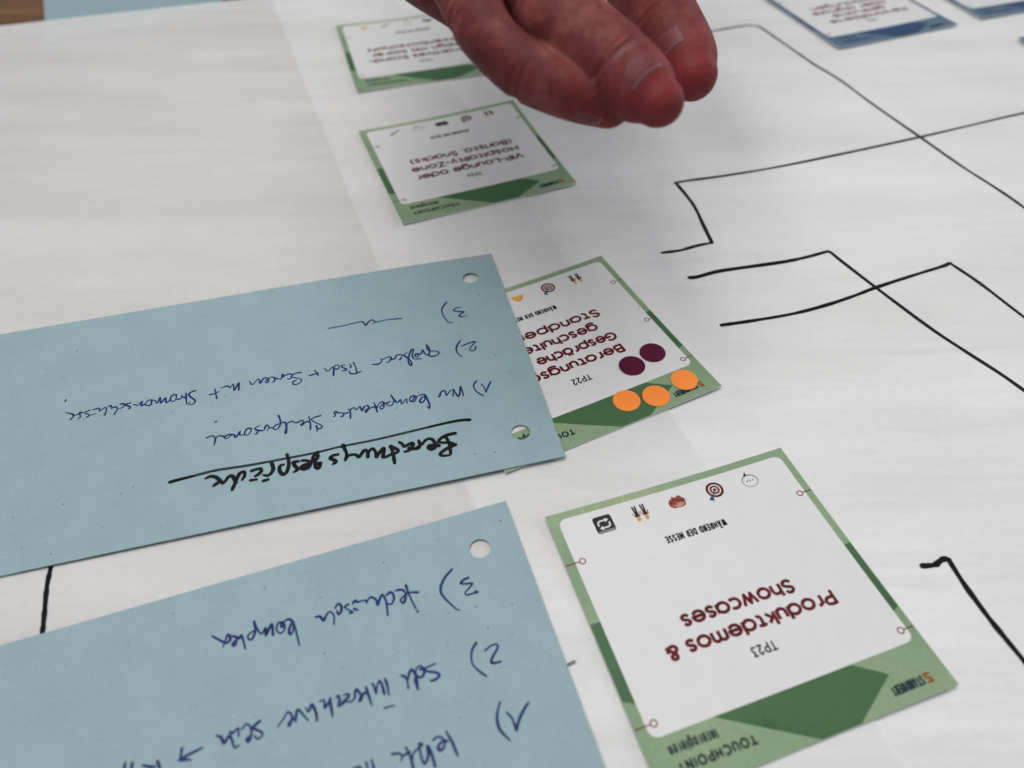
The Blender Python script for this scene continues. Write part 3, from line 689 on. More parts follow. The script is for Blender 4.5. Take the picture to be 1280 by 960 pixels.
PENA = [
 (500, 460, S2, [
  [(1085, 215), (1125, 265), (1145, 322), (1145, 322), (1175, 250), (1210, 180)], [(1020, 175), (985, 220), (988, 270), (1030, 322), (1112, 370)],
  [(845, 372), (830, 310), (805, 250), (798, 330), (776, 380), (742, 335), (720, 285)], [(706, 376), (712, 312), (716, 285), (662, 312), (622, 365), (602, 312), (570, 305), (540, 335), (528, 378), (510, 380)],
  [(365, 512), (390, 540), (395, 490), (365, 420), (335, 360), (290, 357), (220, 382)], [(325, 365), (332, 420), (290, 462), (262, 440), (290, 398), (332, 375)],
  [(220, 382), (200, 440), (162, 450), (130, 422), (150, 382), (190, 372), (220, 400)]]),
 (400, 480, S2, [
  [(1268, 160), (1225, 235), (1195, 215), (1215, 165), (1262, 165)],
  [(1160, 255), (1150, 200), (1090, 266), (1076, 210), (1030, 246), (990, 210), (945, 150)], [(962, 172), (985, 222), (960, 280), (912, 290), (890, 262), (930, 240), (862, 262)],
  [(862, 262), (832, 238), (782, 268), (762, 320)], [(850, 262), (850, 310), (820, 336), (800, 312), (832, 272)], [(720, 250), (745, 312), (765, 380)], [(765, 302), (702, 310), (662, 326)],
  [(662, 326), (632, 288), (590, 302)], [(650, 330), (626, 372), (604, 376), (620, 342), (655, 326)], [(590, 302), (560, 356), (536, 302), (510, 320), (482, 346), (456, 316), (420, 330)],
  [(380, 335), (405, 372), (405, 462)], [(422, 330), (390, 376), (330, 392)], [(330, 392), (290, 386), (240, 386)], [(325, 396), (302, 430), (268, 440)], [(240, 386), (215, 370), (190, 382), (206, 410), (196, 432), (180, 430)]]),
 (320, 490, S2, [
  [(862, 316), (790, 335), (740, 366), (790, 405), (862, 440), (882, 466), (850, 490), (812, 482)], [(805, 450), (812, 490), (816, 526)],
  [(705, 330), (725, 420), (725, 506)], [(720, 400), (672, 396), (640, 420), (612, 446), (596, 435), (632, 405), (612, 376), (570, 400)], [(570, 402), (520, 410), (482, 392), (440, 405)],
  [(492, 392), (442, 400), (412, 430), (412, 500), (400, 550), (390, 540), (405, 480), (405, 440), (382, 405), (345, 410), (325, 430)],
  [(300, 315), (322, 370), (325, 430), (292, 490), (250, 500), (230, 480), (260, 446), (312, 425)], [(230, 480), (180, 470), (150, 440), (126, 460), (110, 502)], [(180, 470), (150, 516)]]),
 (240, 500, S2, [
  [(940, 410), (882, 405), (840, 386), (860, 360), (905, 345)], [(885, 405), (862, 450), (830, 456)], [(790, 382), (742, 380), (710, 420), (700, 460), (740, 466), (780, 430), (796, 386)],
  [(700, 462), (640, 466), (640, 420), (602, 480), (576, 496), (560, 462), (520, 470)], [(520, 470), (490, 500), (450, 515), (435, 496), (470, 470), (510, 460), (560, 462)],
  [(440, 490), (392, 480), (340, 486), (312, 530), (295, 602)], [(310, 560), (306, 502), (270, 478), (190, 506)], [(325, 285), (305, 300)]]),
 (500, 400, S2, [
  [(1010, 356), (1000, 395), (950, 412), (930, 386), (970, 330), (1000, 290), (930, 304), (820, 350)], [(805, 275), (762, 340), (750, 400), (780, 456), (830, 490)],
  [(350, 330), (360, 386), (390, 410), (480, 415), (520, 436), (490, 470), (420, 486), (385, 466), (396, 420), (372, 350), (350, 330)],
  [(390, 450), (350, 466), (302, 402), (290, 440), (250, 460), (212, 450), (200, 480), (240, 490), (242, 440)],
  [(282, 516), (200, 520), (165, 490), (170, 430), (180, 395), (150, 400), (125, 460), (110, 530), (125, 590), (155, 606), (150, 560), (112, 510), (60, 470), (80, 440), (102, 435)]]),
 (400, 420, S2, [
  [(1170, 300), (1112, 262), (1070, 250), (1020, 260), (1000, 302)], [(1090, 276), (1070, 310), (1045, 322)], [(1000, 302), (960, 312), (940, 280), (882, 290), (830, 320)], [(942, 312), (920, 346), (888, 352)],
  [(830, 320), (805, 296)], [(830, 322), (810, 356), (762, 378), (700, 380)], [(445, 356), (470, 402), (495, 495)], [(545, 470), (500, 494), (430, 506), (396, 490), (385, 462)], [(395, 376), (412, 395), (405, 425)],
  [(330, 386), (285, 395), (300, 420), (350, 442), (340, 460), (290, 466)], [(205, 440), (240, 440), (256, 412), (240, 390), (200, 396), (180, 440)], [(180, 526), (182, 430), (162, 420), (102, 470), (60, 430)]]),
 (310, 430, S2, [
  [(890, 356), (915, 385), (938, 420)], [(820, 420), (900, 400), (938, 382)], [(708, 380), (632, 392), (600, 410), (582, 440), (650, 455), (712, 476), (700, 510), (642, 540), (602, 535), (605, 502), (640, 486)],
  [(600, 410), (560, 400), (502, 415), (476, 440)], [(590, 420), (562, 466), (530, 466)], [(476, 440), (460, 405), (442, 466), (402, 465)], [(402, 465), (362, 455), (322, 440), (272, 456)], [(360, 460), (350, 500), (322, 506)],
  [(272, 460), (240, 450), (200, 470)], [(276, 470), (266, 510), (236, 516), (242, 490), (270, 466)], [(205, 462), (162, 522), (150, 475), (120, 480), (62, 540), (20, 502)]]),
 (220, 440, S2, [
  [(835, 512), (836, 415), (776, 512), (766, 430), (722, 480)], [(722, 480), (692, 455), (642, 465), (595, 482)], [(520, 500), (532, 560), (546, 622)], [(450, 570), (520, 555), (572, 528)],
  [(262, 515), (212, 530), (172, 566), (200, 605), (250, 640), (246, 680), (200, 702), (165, 690), (190, 660)], [(135, 550), (136, 630), (142, 700)], [(140, 612), (82, 596), (80, 575)], [(82, 600), (62, 622), (10, 636)]]),
 (140, 460, S2, [
  [(860, 360), (812, 362), (780, 402), (782, 440), (830, 440), (860, 396), (852, 356)], [(782, 426), (722, 460), (712, 400), (652, 466), (642, 395), (602, 470), (572, 430), (530, 440)],
  [(530, 430), (490, 432), (442, 480), (470, 500), (520, 490), (532, 422)], [(442, 482), (390, 502), (402, 445), (342, 500), (312, 490), (285, 486)], [(250, 465), (192, 480), (190, 496), (240, 515), (240, 540), (215, 536)],
  [(112, 480), (160, 480), (150, 520), (90, 546)], [(30, 620), (70, 552), (60, 520), (0, 532)]]),
 (60, 470, S2, [
  [(850, 436), (840, 396), (800, 410)], [(755, 522), (780, 452), (762, 420), (692, 466), (682, 430), (602, 450)], [(580, 520), (640, 500)],
  [(560, 455), (490, 490), (540, 510), (550, 530), (512, 550)], [(460, 486), (420, 490), (430, 530), (430, 550), (400, 566)], [(430, 502), (352, 530), (300, 582)], [(346, 532), (320, 506), (235, 490)], [(240, 320), (230, 338)]]),
 (510, 340, S2, [
  [(515, 405), (462, 470), (450, 520), (480, 602), (540, 666), (592, 680)], [(700, 476), (642, 480), (610, 514), (662, 526), (745, 530), (700, 560), (682, 590), (720, 596), (785, 580)]]),
 (400, 370, S2, [[(110, 433), (300, 400), (530, 346), (575, 352), (612, 392), (640, 352), (692, 320), (732, 342), (700, 370)], [(742, 350), (900, 318), (1090, 300)]])]
PENB = [
 (530, 690, S2, [[(375, 230), (280, 340), (225, 460), (235, 560), (320, 660), (430, 760), (475, 773)], [(590, 345), (530, 370), (490, 415), (560, 425), (645, 420), (602, 480), (552, 540), (572, 575), (640, 556), (715, 536), (680, 520)]]),
 (430, 710, S2, [
  [(825, 230), (870, 360), (960, 546)], [(985, 325), (902, 325), (830, 345)], [(982, 578), (990, 585)], [(830, 345), (792, 300), (740, 290), (680, 306)], [(825, 350), (812, 440), (785, 466), (755, 430), (790, 380), (832, 345)],
  [(570, 362), (612, 325), (652, 345), (666, 402), (640, 475), (600, 486), (576, 460)], [(585, 630), (562, 450), (516, 360), (482, 402), (450, 490), (432, 430), (372, 390), (330, 410), (302, 465)],
  [(302, 465), (290, 432), (232, 440), (180, 456), (150, 436), (115, 476)], [(130, 540), (160, 556), (192, 562)]]),
 (340, 730, S2, [
  [(1015, 272), (970, 307), (1020, 346), (1075, 376), (1035, 390)], [(840, 322), (880, 265), (920, 290), (926, 350), (895, 402), (870, 382), (870, 350)], [(826, 535), (826, 420), (766, 370), (722, 420), (690, 486), (642, 436), (580, 440)],
  [(365, 815), (302, 560), (262, 490), (216, 470), (165, 500)], [(285, 502), (280, 620), (250, 670), (225, 640), (240, 572), (270, 500)], [(132, 510), (86, 520), (60, 590), (80, 642), (120, 656), (165, 610), (165, 540), (132, 510), (125, 570), (150, 562)]]),
 (250, 740, S2, [
  [(975, 576), (955, 430), (880, 576), (876, 480), (820, 556), (770, 500), (720, 390)], [(722, 395), (740, 510), (702, 620), (660, 635), (636, 590), (682, 540), (740, 510)],
  [(605, 756), (576, 640), (552, 580), (520, 620), (482, 600), (432, 590), (390, 622)], [(490, 612), (480, 690), (450, 715), (440, 682), (500, 622)], [(165, 590), (260, 640), (350, 680), (402, 640), (402, 592), (370, 570), (342, 640), (305, 736)]]),
 (560, 790, S2, [[(376, 145), (326, 230), (310, 330), (330, 430), (402, 510), (510, 590)], [(495, 246), (580, 180), (650, 165), (662, 212), (602, 320), (576, 390), (602, 415), (705, 396)]]),
 (440, 810, S2, [
  [(1110, 210), (972, 275), (1000, 310), (1110, 325), (1166, 356), (1130, 410), (1070, 436), (1045, 430)], [(970, 280), (912, 240), (862, 270), (850, 340), (890, 390), (940, 376), (966, 310), (932, 280), (902, 290)],
  [(880, 550), (862, 402), (802, 290), (762, 340), (750, 420)], [(880, 550), (842, 450), (850, 382)], [(752, 540), (736, 430), (702, 380), (660, 370)],
  [(490, 620), (472, 500), (440, 410)], [(432, 606), (402, 500), (366, 440), (332, 520), (322, 606), (292, 510), (265, 476)], [(435, 800), (565, 766)],
  [(185, 520), (212, 600), (265, 770)], [(215, 600), (152, 610), (120, 690), (100, 710), (100, 680), (130, 622)], [(122, 640), (90, 580), (56, 556), (40, 600), (40, 660), (0, 712)]]),
 (340, 830, S2, [
  [(1065, 500), (980, 506)], [(980, 506), (920, 550), (886, 556), (902, 480), (882, 430), (860, 440)], [(930, 522), (1010, 450), (1022, 410), (990, 400), (950, 420)],
  [(770, 456), (790, 580), (810, 712)], [(780, 470), (742, 540), (702, 582), (702, 520), (690, 480), (640, 502)], [(600, 760), (590, 660), (532, 540), (490, 632), (445, 580)],
  [(480, 750), (420, 680), (350, 610), (322, 680), (316, 770)], [(316, 742), (262, 740), (236, 820), (228, 792), (270, 730), (250, 660), (206, 645), (160, 722), (80, 836)]]),
 (250, 870, S2, [
  [(800, 336), (732, 390), (710, 430), (780, 460), (836, 500), (812, 550), (760, 570), (730, 530)], [(560, 440), (620, 376), (670, 410), (686, 490), (670, 580), (640, 606), (625, 572), (660, 540)],
  [(516, 530), (510, 430), (442, 490), (400, 480)], [(520, 660), (460, 686), (432, 602), (390, 530), (322, 626), (280, 550), (220, 530)]]),
 (150, 870, S2, [[(1100, 690), (960, 760), (850, 815), (785, 850)], [(828, 700), (800, 855)], [(785, 855), (870, 850), (950, 850)], [(70, 890), (60, 960), (55, 1100)], [(165, 890), (155, 960), (150, 1100)],
                 [(300, 922), (400, 945), (480, 940)], [(500, 870), (530, 960), (560, 1100)]]),
 (600, 860, S2, [[(265, 190), (236, 310), (230, 430), (270, 560), (402, 702)], [(355, 325), (430, 410), (486, 566), (486, 566), (530, 402), (615, 240), (652, 195)]]),
 (480, 870, S2, [
  [(828, 475), (902, 600), (960, 740), (992, 806)], [(655, 590), (702, 550), (760, 550), (812, 600), (848, 600)], [(812, 602), (800, 680), (756, 726), (720, 690), (760, 622), (812, 602)],
  [(682, 940), (632, 760), (580, 670), (590, 800), (546, 902), (502, 830), (472, 680), (470, 630), (515, 650), (450, 702), (390, 770), (380, 850)],
  [(290, 686), (340, 780), (386, 940), (395, 1100)], [(340, 746), (250, 796), (202, 765), (105, 776)], [(246, 796), (230, 870)]]),
 (420, 870, S2, [[(475, 850), (502, 960), (510, 1100)], [(405, 890), (420, 960), (430, 1100)], [(240, 965), (290, 945), (335, 965)]])]

def note(corner_px, far_px, near_dir_px, zf, label, holes_px, groups, thick=0.0004):
    """blue note: FR corner, a second point on the far edge, the near corner on the right edge"""
    def up(px, py):
        z = 0.002
        for _ in range(4):
            q = unp(px, py, z); z = zf(q[0], q[1])
        return q
    FRc, fp, NRc = up(*corner_px), up(*far_px), up(*near_dir_px)
    e = (NRc - FRc) / np.linalg.norm(NRc - FRc)
    NRc = FRc + e * 0.095 if np.linalg.norm(NRc - FRc) > 0.1 or near_dir_px[1] > 955 else NRc
    d = (fp - FRc) / np.linalg.norm(fp - FRc)
    FLc = FRc + d * 0.205
    nd = d
    if len(groups) > 3: q = up(*groups[3]); nd = (q - NRc) / np.linalg.norm(q - NRc)
    NLc = NRc + nd * 0.205
    ctr = (FRc + NLc) / 2
    r = root("note_card", (ctr[0], ctr[1], zf(*ctr)), label, "note card", "blue handwritten notes")
    holes = []
    for hx, hy in holes_px:
        c = up(hx, hy); holes.append([c + 0.00275 * np.array([math.cos(t), math.sin(t)]) for t in np.linspace(0, 2 * math.pi, 33)[:-1]])
    sheet("card", [FLc, NLc, NRc, FRc], zf, thick, M['blue'], r, holes, 0.006)
    def fm(px, py, lift):
        q = up(px, py); return np.array([q[0], q[1], zf(*q) + lift])
    def world_print(strokes, width, mat, name, n=6, press=0.22, lift=0.00004):
        pr = Print(lambda x, y, l: np.array([x, y, zf(x, y) + l]))
        for ox, oy, sc, sts in strokes:
            for st in sts:
                P = smooth_line([up(ox + x * sc, oy + y * sc) for x, y in st], n)
                ph = random.random() * 6
                pr.ribbon(P, width, mat, lift, lambda t, ph=ph: 1 + press * math.sin(ph + 5 * t) - 0.25 * max(0, t - 0.85) / 0.15)
        return pr.build(name, r)
    bold, under, pen = groups[0], groups[1], groups[2]
    if bold: world_print(bold, 0.00108, M['marker'], "marker_heading", 6, 0.10, 0.00006)
    if under:
        pr = Print(lambda x, y, l: np.array([x, y, zf(x, y) + l]))
        P = smooth_line([up(*p) for p in under], 6)
        pr.ribbon(P, 0.00105, M['dry'], 0.00003, lambda t: 1.12 - 0.35 * math.sin(math.pi * min(1, t * 1.05)) ** 0.6)
        k = len(P) // 6; pr.ribbon(P[:k + 4], 0.00106, M['marker'], 0.00004, lambda t: 1.12 - 0.3 * t)
        pr.ribbon(P[-k:], 0.00102, M['marker'], 0.00004, lambda t: 0.82 + 0.3 * t)
        pr.build("heading_underline", r)
    world_print(pen, groups[4] if len(groups) > 4 else 0.00057, M['pen'], "pen_writing")
    return r
# the upper note rests on the half covered card, so its right end sits higher; its far right corner droops a little
eA = np.array([-0.973, -0.2306]); oA = unp(614, 317, 0.0018)
def zA(x, y):
    s = (np.array([x, y]) - oA) @ eA            # metres from the right end
    t = (np.array([x, y]) - oA) @ np.array([0.2306, -0.973])
    z = 0.00175 - 0.0010 * min(1, max(0, (s - 0.06) / 0.14))
    k = max(0, 1 - s / 0.05); return z + 0.0006 * k * k * (1 if t > 0.05 else t / 0.05) * 0.3 - 0.0006 * k * k * max(0, 1 - t / 0.05)
eB = np.array([-0.9536, -0.301]); oB = unp(632, 626, 0.0012)
def zB(x, y):
    s = (np.array([x, y]) - oB) @ eB
    k = max(0, 1 - s / 0.04); return 0.00085 + 0.0003 * math.sin(min(1, max(0, s / 0.2)) * math.pi) + 0.0003 * k * k
note((614, 317), (0, 418), (707, 570), zA, "blue recycled card headed Beratungsgespräche in bold marker, lying over the card with dots", [(588, 347), (650.8, 540.2)], [BOLD, UNDER, PENA, (0, 720), 0.00050])
note((632, 626), (0, 807), (757, 960), zB, "blue recycled card with three pen lines about technisch komplex, at lower left", [(600, 685.5)], [None, None, PENB, None, 0.00040][:3] + [(-1, -1)] if 0 else [None, None, PENB])

# third blue card on the bare table, tucked under the far edge of the paper
z3 = Z_TABLE + 0.0004
a3, b3 = unp(56, 25, z3), unp(54.3, 0, z3)
du = (b3 - a3) / np.linalg.norm(b3 - a3); rt = np.array([du[1], -du[0]])
a3 = a3 - du * 0.03
wid = np.linalg.norm(unp(272, 3, z3) - unp(56, 20, z3))
r3 = root("note_card", (*(a3 + rt * wid / 2 + du * 0.05), z3), "blank blue card lying on the wood, tucked under the far edge of the paper", "note card", "blue handwritten notes")
sheet("card", [a3, a3 + rt * wid, a3 + rt * wid + du * 0.2, a3 + du * 0.2], lambda x, y: z3, 0.0003, M['blue'], r3)

# dark pen beyond the far edge of the paper, only its tip shows
zp = Z_TABLE + 0.0062
p0 = np.array([*unp(286, -14, zp), zp]); pd = np.array([0.35, 0.93, 0]); pd /= np.linalg.norm(pd); pl = np.array([-pd[1], pd[0], 0])
def lathe(name, base, axis, prof, mat, parent, n=20):
    l1 = np.array([-axis[1], axis[0], 0]); l2 = np.array([0, 0, 1.0]); vs = []; fc = []
    for s, r in prof:
        for i in range(n):
            a = 2 * math.pi * i / n; vs.append(base + axis * s + r * (math.cos(a) * l1 + math.sin(a) * l2))
    for k in range(len(prof) - 1):
        for i in range(n): fc.append([k * n + i, k * n + (i + 1) % n, (k + 1) * n + (i + 1) % n, (k + 1) * n + i])
    fc.append(list(range(n))[::-1]); fc.append([(len(prof) - 1) * n + i for i in range(n)])
    return mesh_obj(name, vs, fc, mat, parent, smooth=True)
pr_ = root("marker_pen", tuple(p0), "black object, a sliver showing beyond the paper edge beside the blank blue card", "pen")
lathe("cap", p0, pd, [(0, 0.004), (0.0008, 0.0055), (0.035, 0.006), (0.036, 0.0055)], M['dark'], pr_)
lathe("barrel", p0 + pd * 0.036, pd, [(0, 0.0052), (0.002, 0.0056), (0.085, 0.0054), (0.088, 0.004)], M['black'], pr_)

# ------------------------------------------------------------------ the person's hand, reaching in from the far side
def skin_mat():
    m, nt, b = new_mat("skin")
    v = coords(nt)
    c = ramp(nt, noise(nt, v, 110, 6, 0.65), [(0.3, (0.075, 0.014, 0.013)), (0.5, (0.125, 0.027, 0.025)), (0.70, (0.230, 0.068, 0.060))])
    at = N(nt, 'ShaderNodeAttribute', attribute_name="flush")
    c = mix(nt, at.outputs['Fac'], c, (0.20, 0.022, 0.027))
    L(nt, c, b.inputs['Base Color']); b.inputs['Roughness'].default_value = 0.6; b.inputs['Specular IOR Level'].default_value = 0.17
    b.inputs['Subsurface Weight'].default_value = 0.22; b.inputs['Subsurface Radius'].default_value = (1.0, 0.30, 0.18); b.inputs['Subsurface Scale'].default_value = 0.0022
    vo = N(nt, 'ShaderNodeTexVoronoi', feature='DISTANCE_TO_EDGE'); vo.inputs['Scale'].default_value = 900; L(nt, v, vo.inputs['Vector'])
    h = math_n(nt, 'ADD', math_n(nt, 'MULTIPLY', vo.outputs['Distance'], 0.6), noise(nt, v, 420, 4, 0.6))
    bump(nt, b, h, 0.35, 0.0004)
    return m
def nail_mat():
    m, nt, b = new_mat("nail")
    c = ramp(nt, noise(nt, coords(nt, (900, 200, 200)), 1.0, 3, 0.5), [(0.3, (0.125, 0.027, 0.029)), (0.7, (0.155, 0.038, 0.040))])
    L(nt, c, b.inputs['Base Color']); b.inputs['Roughness'].default_value = 0.45; b.inputs['Specular IOR Level'].default_value = 0.22
    return m
M['skin'] = skin_mat(); M['nail'] = nail_mat(); M['nail_edge'] = print_mat('nail_free_edge', (0.19, 0.085, 0.085), 0.4, 0.08)
D3 = lambda *a: at_depth(*a)
# joints: pixel x, pixel y, depth (m), radius (m); dorsal hint as camera-space (right, up, toward camera)
FING = {
 'index': ([(700, -250, .236, .0112), (755, -110, .220, .0106), (802, -20, .208, .0100), (829, 30, .202, .0098), (855, 72, .196, .0086), (865, 93, .193, .0066)], (-.75, .15, .75)),
 'middle': ([(610, -240, .222, .0114), (642, -100, .198, .0106), (690, 8, .182, .0098), (732, 52, .177, .0096), (774, 88, .174, .0093), (806, 114, .1715, .0080), (821, 126, .170, .0060)], (-.05, .12, 1)),
 'ring': ([(515, -220, .214, .0108), (545, -95, .192, .0100), (588, 2, .179, .0078), (614, 50, .176, .0071), (660, 90, .175, .0070), (715, 118, .175, .0063), (758, 134, .177, .0052)], (-.5, -.9, .15)),
 'little': ([(450, -170, .214, .0092), (500, -60, .200, .0082), (585, 10, .193, .0066), (650, 62, .191, .0060), (690, 88, .190, .0052)], (-.4, 0, .9)),
 'thumb': ([(690, -430, .300, .0150), (800, -330, .282, .0130), (868, -220, .268, .0108), (905, -130, .258, .0104), (922, -70, .252, .0084)], (.7, .3, .6)),
}
PALM = [
 [(700, -250, .236, .0122), (680, -430, .275, .0135), (660, -560, .315, .0150)],
 [(610, -240, .222, .0122), (625, -430, .270, .0140), (640, -570, .315, .0160)],
 [(515, -220, .214, .0118), (570, -410, .266, .0140), (620, -560, .315, .0160)],
 [(450, -170, .214, .0105), (520, -390, .264, .0130), (605, -550, .315, .0150)],
 [(700, -420, .295, .0160), (680, -480, .300, .0170), (650, -570, .320, .0165)],
 [(580, -380, .268, .0150), (620, -400, .272, .0150), (670, -400, .276, .0140)],
 [(635, -540, .310, .0200), (655, -620, .345, .0225), (690, -760, .43, .0270), (730, -900, .56, .0340), (750, -980, .70, .0390)],
]
def chain(j):
    P = np.array([D3(a, b, c) for a, b, c, r in j]); r = np.array([q[3] for q in j])
    A = smooth_line([np.append(p, q) for p, q in zip(P, r)], 8)
    A = np.array(A); return A[:, :3], A[:, 3]
def tube(P, Rr, hint, flat=0.92, n=28, tip=True):
    vs = []; fc = []; fr = []
    prevL = None
    for i in range(len(P)):
        t = P[min(i + 1, len(P) - 1)] - P[max(i - 1, 0)]; t /= np.linalg.norm(t)
        d = hint - t * (hint @ t); d /= np.linalg.norm(d); l = np.cross(t, d); fr.append((t, d, l))
    rows = [(P[i], Rr[i], fr[i]) for i in range(len(P))]
    if tip:
        t, d, l = fr[-1]; r = Rr[-1]
        for a in (25, 45, 62, 76, 86): rows.append((P[-1] + t * r * 1.05 * math.sin(math.radians(a)), r * math.cos(math.radians(a)), fr[-1]))
    t0, r0 = fr[0][0], Rr[0]
    rows = [(P[0] - t0 * r0 * .7, r0 * .55, fr[0])] + rows
    for c, r, (t, d, l) in rows:
        for k in range(n):
            a = 2 * math.pi * k / n
            vs.append(c + r * (math.cos(a) * l + flat * math.sin(a) * d))
    for i in range(len(rows) - 1):
        for k in range(n): fc.append([i * n + k, i * n + (k + 1) % n, (i + 1) * n + (k + 1) % n, (i + 1) * n + k])
    fc.append(list(range(n))[::-1]); fc.append([(len(rows) - 1) * n + k for k in range(n)])
    return vs, fc, fr
def cam_dir(h): v = RT * h[0] + UP * h[1] - FW * h[2]; return v / np.linalg.norm(v)
av, af = [], []; FR = {}
for k, (j, h) in FING.items():
    P, Rr = chain(j); hd = cam_dir(h); vs, fc, fr = tube(P, Rr, hd)
    b = len(av); av += vs; af += [[i + b for i in f] for f in fc]; FR[k] = (P, Rr, hd, fr)
for j in PALM:
    P, Rr = chain(j); vs, fc, fr = tube(P, Rr, cam_dir((0, .5, .9)), 0.85)
    b = len(av); av += vs; af += [[i + b for i in f] for f in fc]
tmp_me = bpy.data.meshes.new("hand_draft"); tmp_me.from_pydata([tuple(v) for v in av], [], af); tmp_me.update()
bm = bmesh.new(); bm.from_mesh(tmp_me); bmesh.ops.recalc_face_normals(bm, faces=bm.faces[:]); bm.to_mesh(tmp_me); bm.free()
tmp = bpy.data.objects.new("hand_draft", tmp_me); COL.objects.link(tmp)
md = tmp.modifiers.new("r", 'REMESH'); md.mode = 'VOXEL'; md.voxel_size = 0.00055
ms = tmp.modifiers.new("s", 'SMOOTH'); ms.factor = 0.5; ms.iterations = 7
bpy.context.view_layer.update()
hm = bpy.data.meshes.new_from_object(tmp.evaluated_get(bpy.context.evaluated_depsgraph_get()))
bpy.data.objects.remove(tmp); bpy.data.meshes.remove(tmp_me)
nv = len(hm.vertices); co = np.empty(nv * 3); hm.vertices.foreach_get("co", co); co = co.reshape(-1, 3)
no = np.empty(nv * 3); hm.vertices.foreach_get("normal", no); no = no.reshape(-1, 3)
flush = np.zeros(nv); disp = np.zeros(nv)
CRE = {  # creases: fraction of the chain, depth, spacing, count
 'middle': [(2.0, .00055, .0015, 3), (4.05, .00065, .0014, 3)], 'ring': [(2.3, .0005, .0015, 3), (4.0, .0005, .0014, 2)],
 'index': [(3.1, .0005, .0014, 3), (2.0, .0004, .0015, 2)], 'little': [(2, .0002, .0012, 2)], 'thumb': [(3, .0003, .0013, 3)]}
near_f = {}
for k, (P, Rr, hd, fr) in FR.items():                # which finger each skin point belongs to
    near_f[k] = np.min(np.stack([np.linalg.norm(co - P[i], axis=1) / Rr[i] for i in range(len(P))]), axis=0)
closest = np.min(np.stack(list(near_f.values())), axis=0)
second = np.sort(np.stack(list(near_f.values())), axis=0)[1]
for k, (P, Rr, hd, fr) in FR.items():
    ln = np.concatenate([[0], np.cumsum(np.linalg.norm(np.diff(P, axis=0), axis=1))])
    best = np.full(nv, 9.0); bi = np.zeros(nv, int)
    for i in range(len(P)):
        dd = np.linalg.norm(co - P[i], axis=1); m_ = dd < best; best[m_] = dd[m_]; bi[m_] = i
    T = np.array([f[0] for f in fr]); Dd = np.array([f[1] for f in fr]); Ll = np.array([f[2] for f in fr])
    rel = co - P[bi]; s = ln[bi] + np.einsum('ij,ij->i', rel, T[bi])
    own = (best < Rr[bi] * 1.45) * (near_f[k] <= closest + 1e-9) * np.clip((second - closest) / 0.25, 0, 1)
    dors = np.einsum('ij,ij->i', rel, Dd[bi]) / Rr[bi]; lat = np.einsum('ij,ij->i', rel, Ll[bi]) / Rr[bi]
    tipd = np.clip(1 - (ln[-1] - s) / 0.016, 0, 1) * own
    flush = np.maximum(flush, tipd * 0.75)
    for idx, dep, spc, cnt in CRE[k]:
        ii = idx * 8; s0 = np.interp(ii, np.arange(len(ln)), ln)
        mask = np.clip((dors + 0.05) / 0.5, 0, 1) * own
        for q in range(cnt):
            off = (q - (cnt - 1) / 2) * spc + 0.0004 * np.sin(lat * 3 + q * 2.1)
            disp -= mask * dep * (1.0 if q == cnt // 2 else 0.6) * np.exp(-((s - s0 - off) / 0.0006) ** 2)
        disp += own * np.clip(dors, 0, 1) * 0.00035 * np.exp(-((s - s0) / 0.005) ** 2)
        flush = np.maximum(flush, own * np.clip(dors, 0, 1) * 0.35 * np.exp(-((s - s0) / 0.006) ** 2))
co = co + no * disp[:, None]
hand_o = np.array(D3(640, -570, .315))
hm.vertices.foreach_set("co", (co - hand_o).ravel())
ca = hm.attributes.new("flush", 'FLOAT', 'POINT'); ca.data.foreach_set("value", flush.astype(np.float32))
hm.materials.clear(); hm.materials.append(M['skin']); hm.polygons.foreach_set("use_smooth", [True] * len(hm.polygons)); hm.update()
hm.name = "person"
hand = bpy.data.objects.new("person", hm); hand.location = hand_o; hand['_o'] = [float(c) for c in hand_o]; link(hand); _roots.append(hand)
tag(hand, "bare right hand with bent fingers hovering over the cards, reaching in from the top", "person")
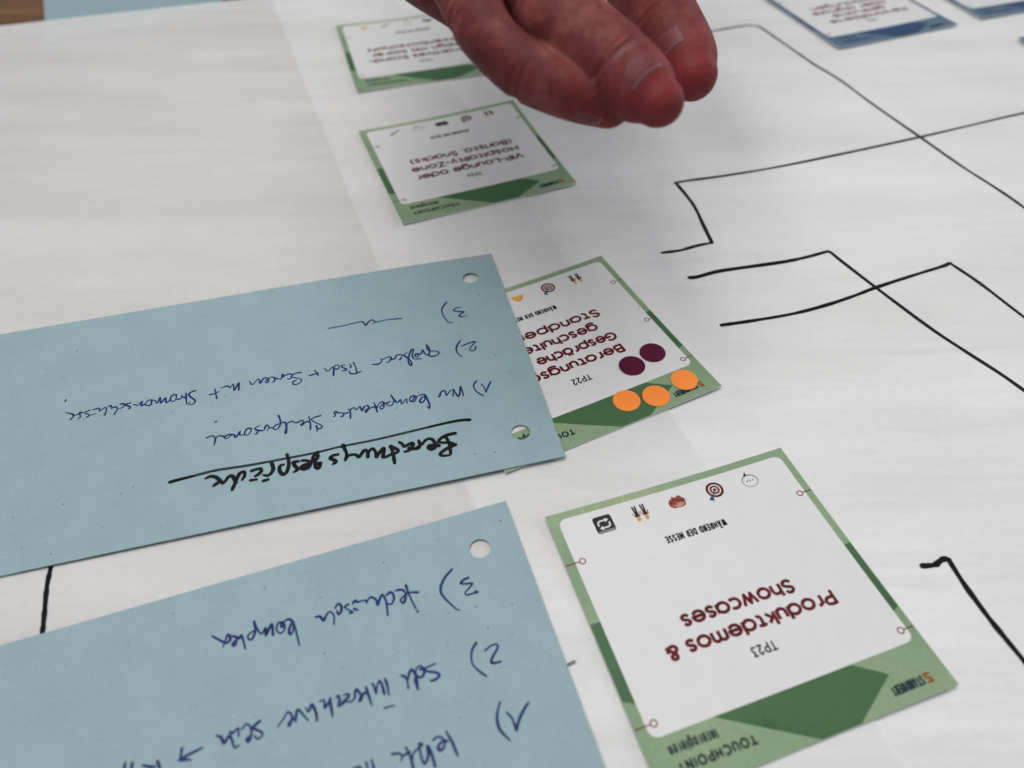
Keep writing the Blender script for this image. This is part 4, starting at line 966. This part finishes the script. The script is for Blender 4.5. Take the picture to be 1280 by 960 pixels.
def nail(k, s0, s1, turn, half=0.62):
    P, Rr, hd, fr = FR[k]; n = 14
    ln = np.concatenate([[0], np.cumsum(np.linalg.norm(np.diff(P, axis=0), axis=1))]); L0 = ln[-1]
    vs = []; fc = []; ns = 13
    for lay in (0, 1):
        for a in range(ns):
            u = a / (ns - 1); s = L0 - s0 + (s0 - s1) * u
            c = np.array([np.interp(s, ln, P[:, q]) for q in range(3)]); r = np.interp(s, ln, Rr); i = min(len(fr) - 1, int(np.searchsorted(ln, s)))
            if s > ln[-1]: c = P[-1] + fr[-1][0] * (s - ln[-1])
            t, d, l = fr[i]
            d2 = math.cos(turn) * d + math.sin(turn) * l; l2 = np.cross(t, d2)
            hw = half * (0.86 + 0.14 * math.sin(math.pi * min(1, u * 1.4))) * (1 if u < .85 else 1 - (u - .85) * 0.5)
            for b in range(n):
                x = -hw + 2 * hw * b / (n - 1)
                rr = r * (1.0 + 0.004 - 0.055 * (x / half) ** 4 - 0.03 * (1 - u) ** 0 * (1 if u < .15 else 0)) - lay * 0.0006
                vs.append(c + rr * (math.sin(x * 1.35) * l2 + 0.93 * math.cos(x * 1.35) * d2))
    for a in range(ns - 1):
        for b in range(n - 1):
            q = [a * n + b, a * n + b + 1, (a + 1) * n + b + 1, (a + 1) * n + b]; fc.append(q); fc.append([w + ns * n for w in reversed(q)])
    rim = [b for b in range(n)] + [a * n + n - 1 for a in range(1, ns)] + [(ns - 1) * n + b for b in range(n - 2, -1, -1)] + [a * n for a in range(ns - 2, 0, -1)]
    for a, b in zip(rim, rim[1:] + rim[:1]): fc.append([b, a, a + ns * n, b + ns * n])
    mi = [1 if (f[0] % (ns * n)) // n >= ns - 2 and min(f) < ns * n else 0 for f in fc]
    o = mesh_obj("fingernail", vs, fc, [M['nail'], M['nail_edge']], hand, mi, smooth=True)
    bm = bmesh.new(); bm.from_mesh(o.data); bmesh.ops.recalc_face_normals(bm, faces=bm.faces[:]); bm.to_mesh(o.data); bm.free()
nail('middle', .0118, .0022, 0.0, .62); nail('index', .0105, .0040, 0.0, .50); nail('ring', .0080, .0012, -0.6, .42); nail('little', .005, .0005, 0.0); nail('thumb', .011, .001, 0.0)

for o in _roots:
    if '_o' in o: del o['_o']
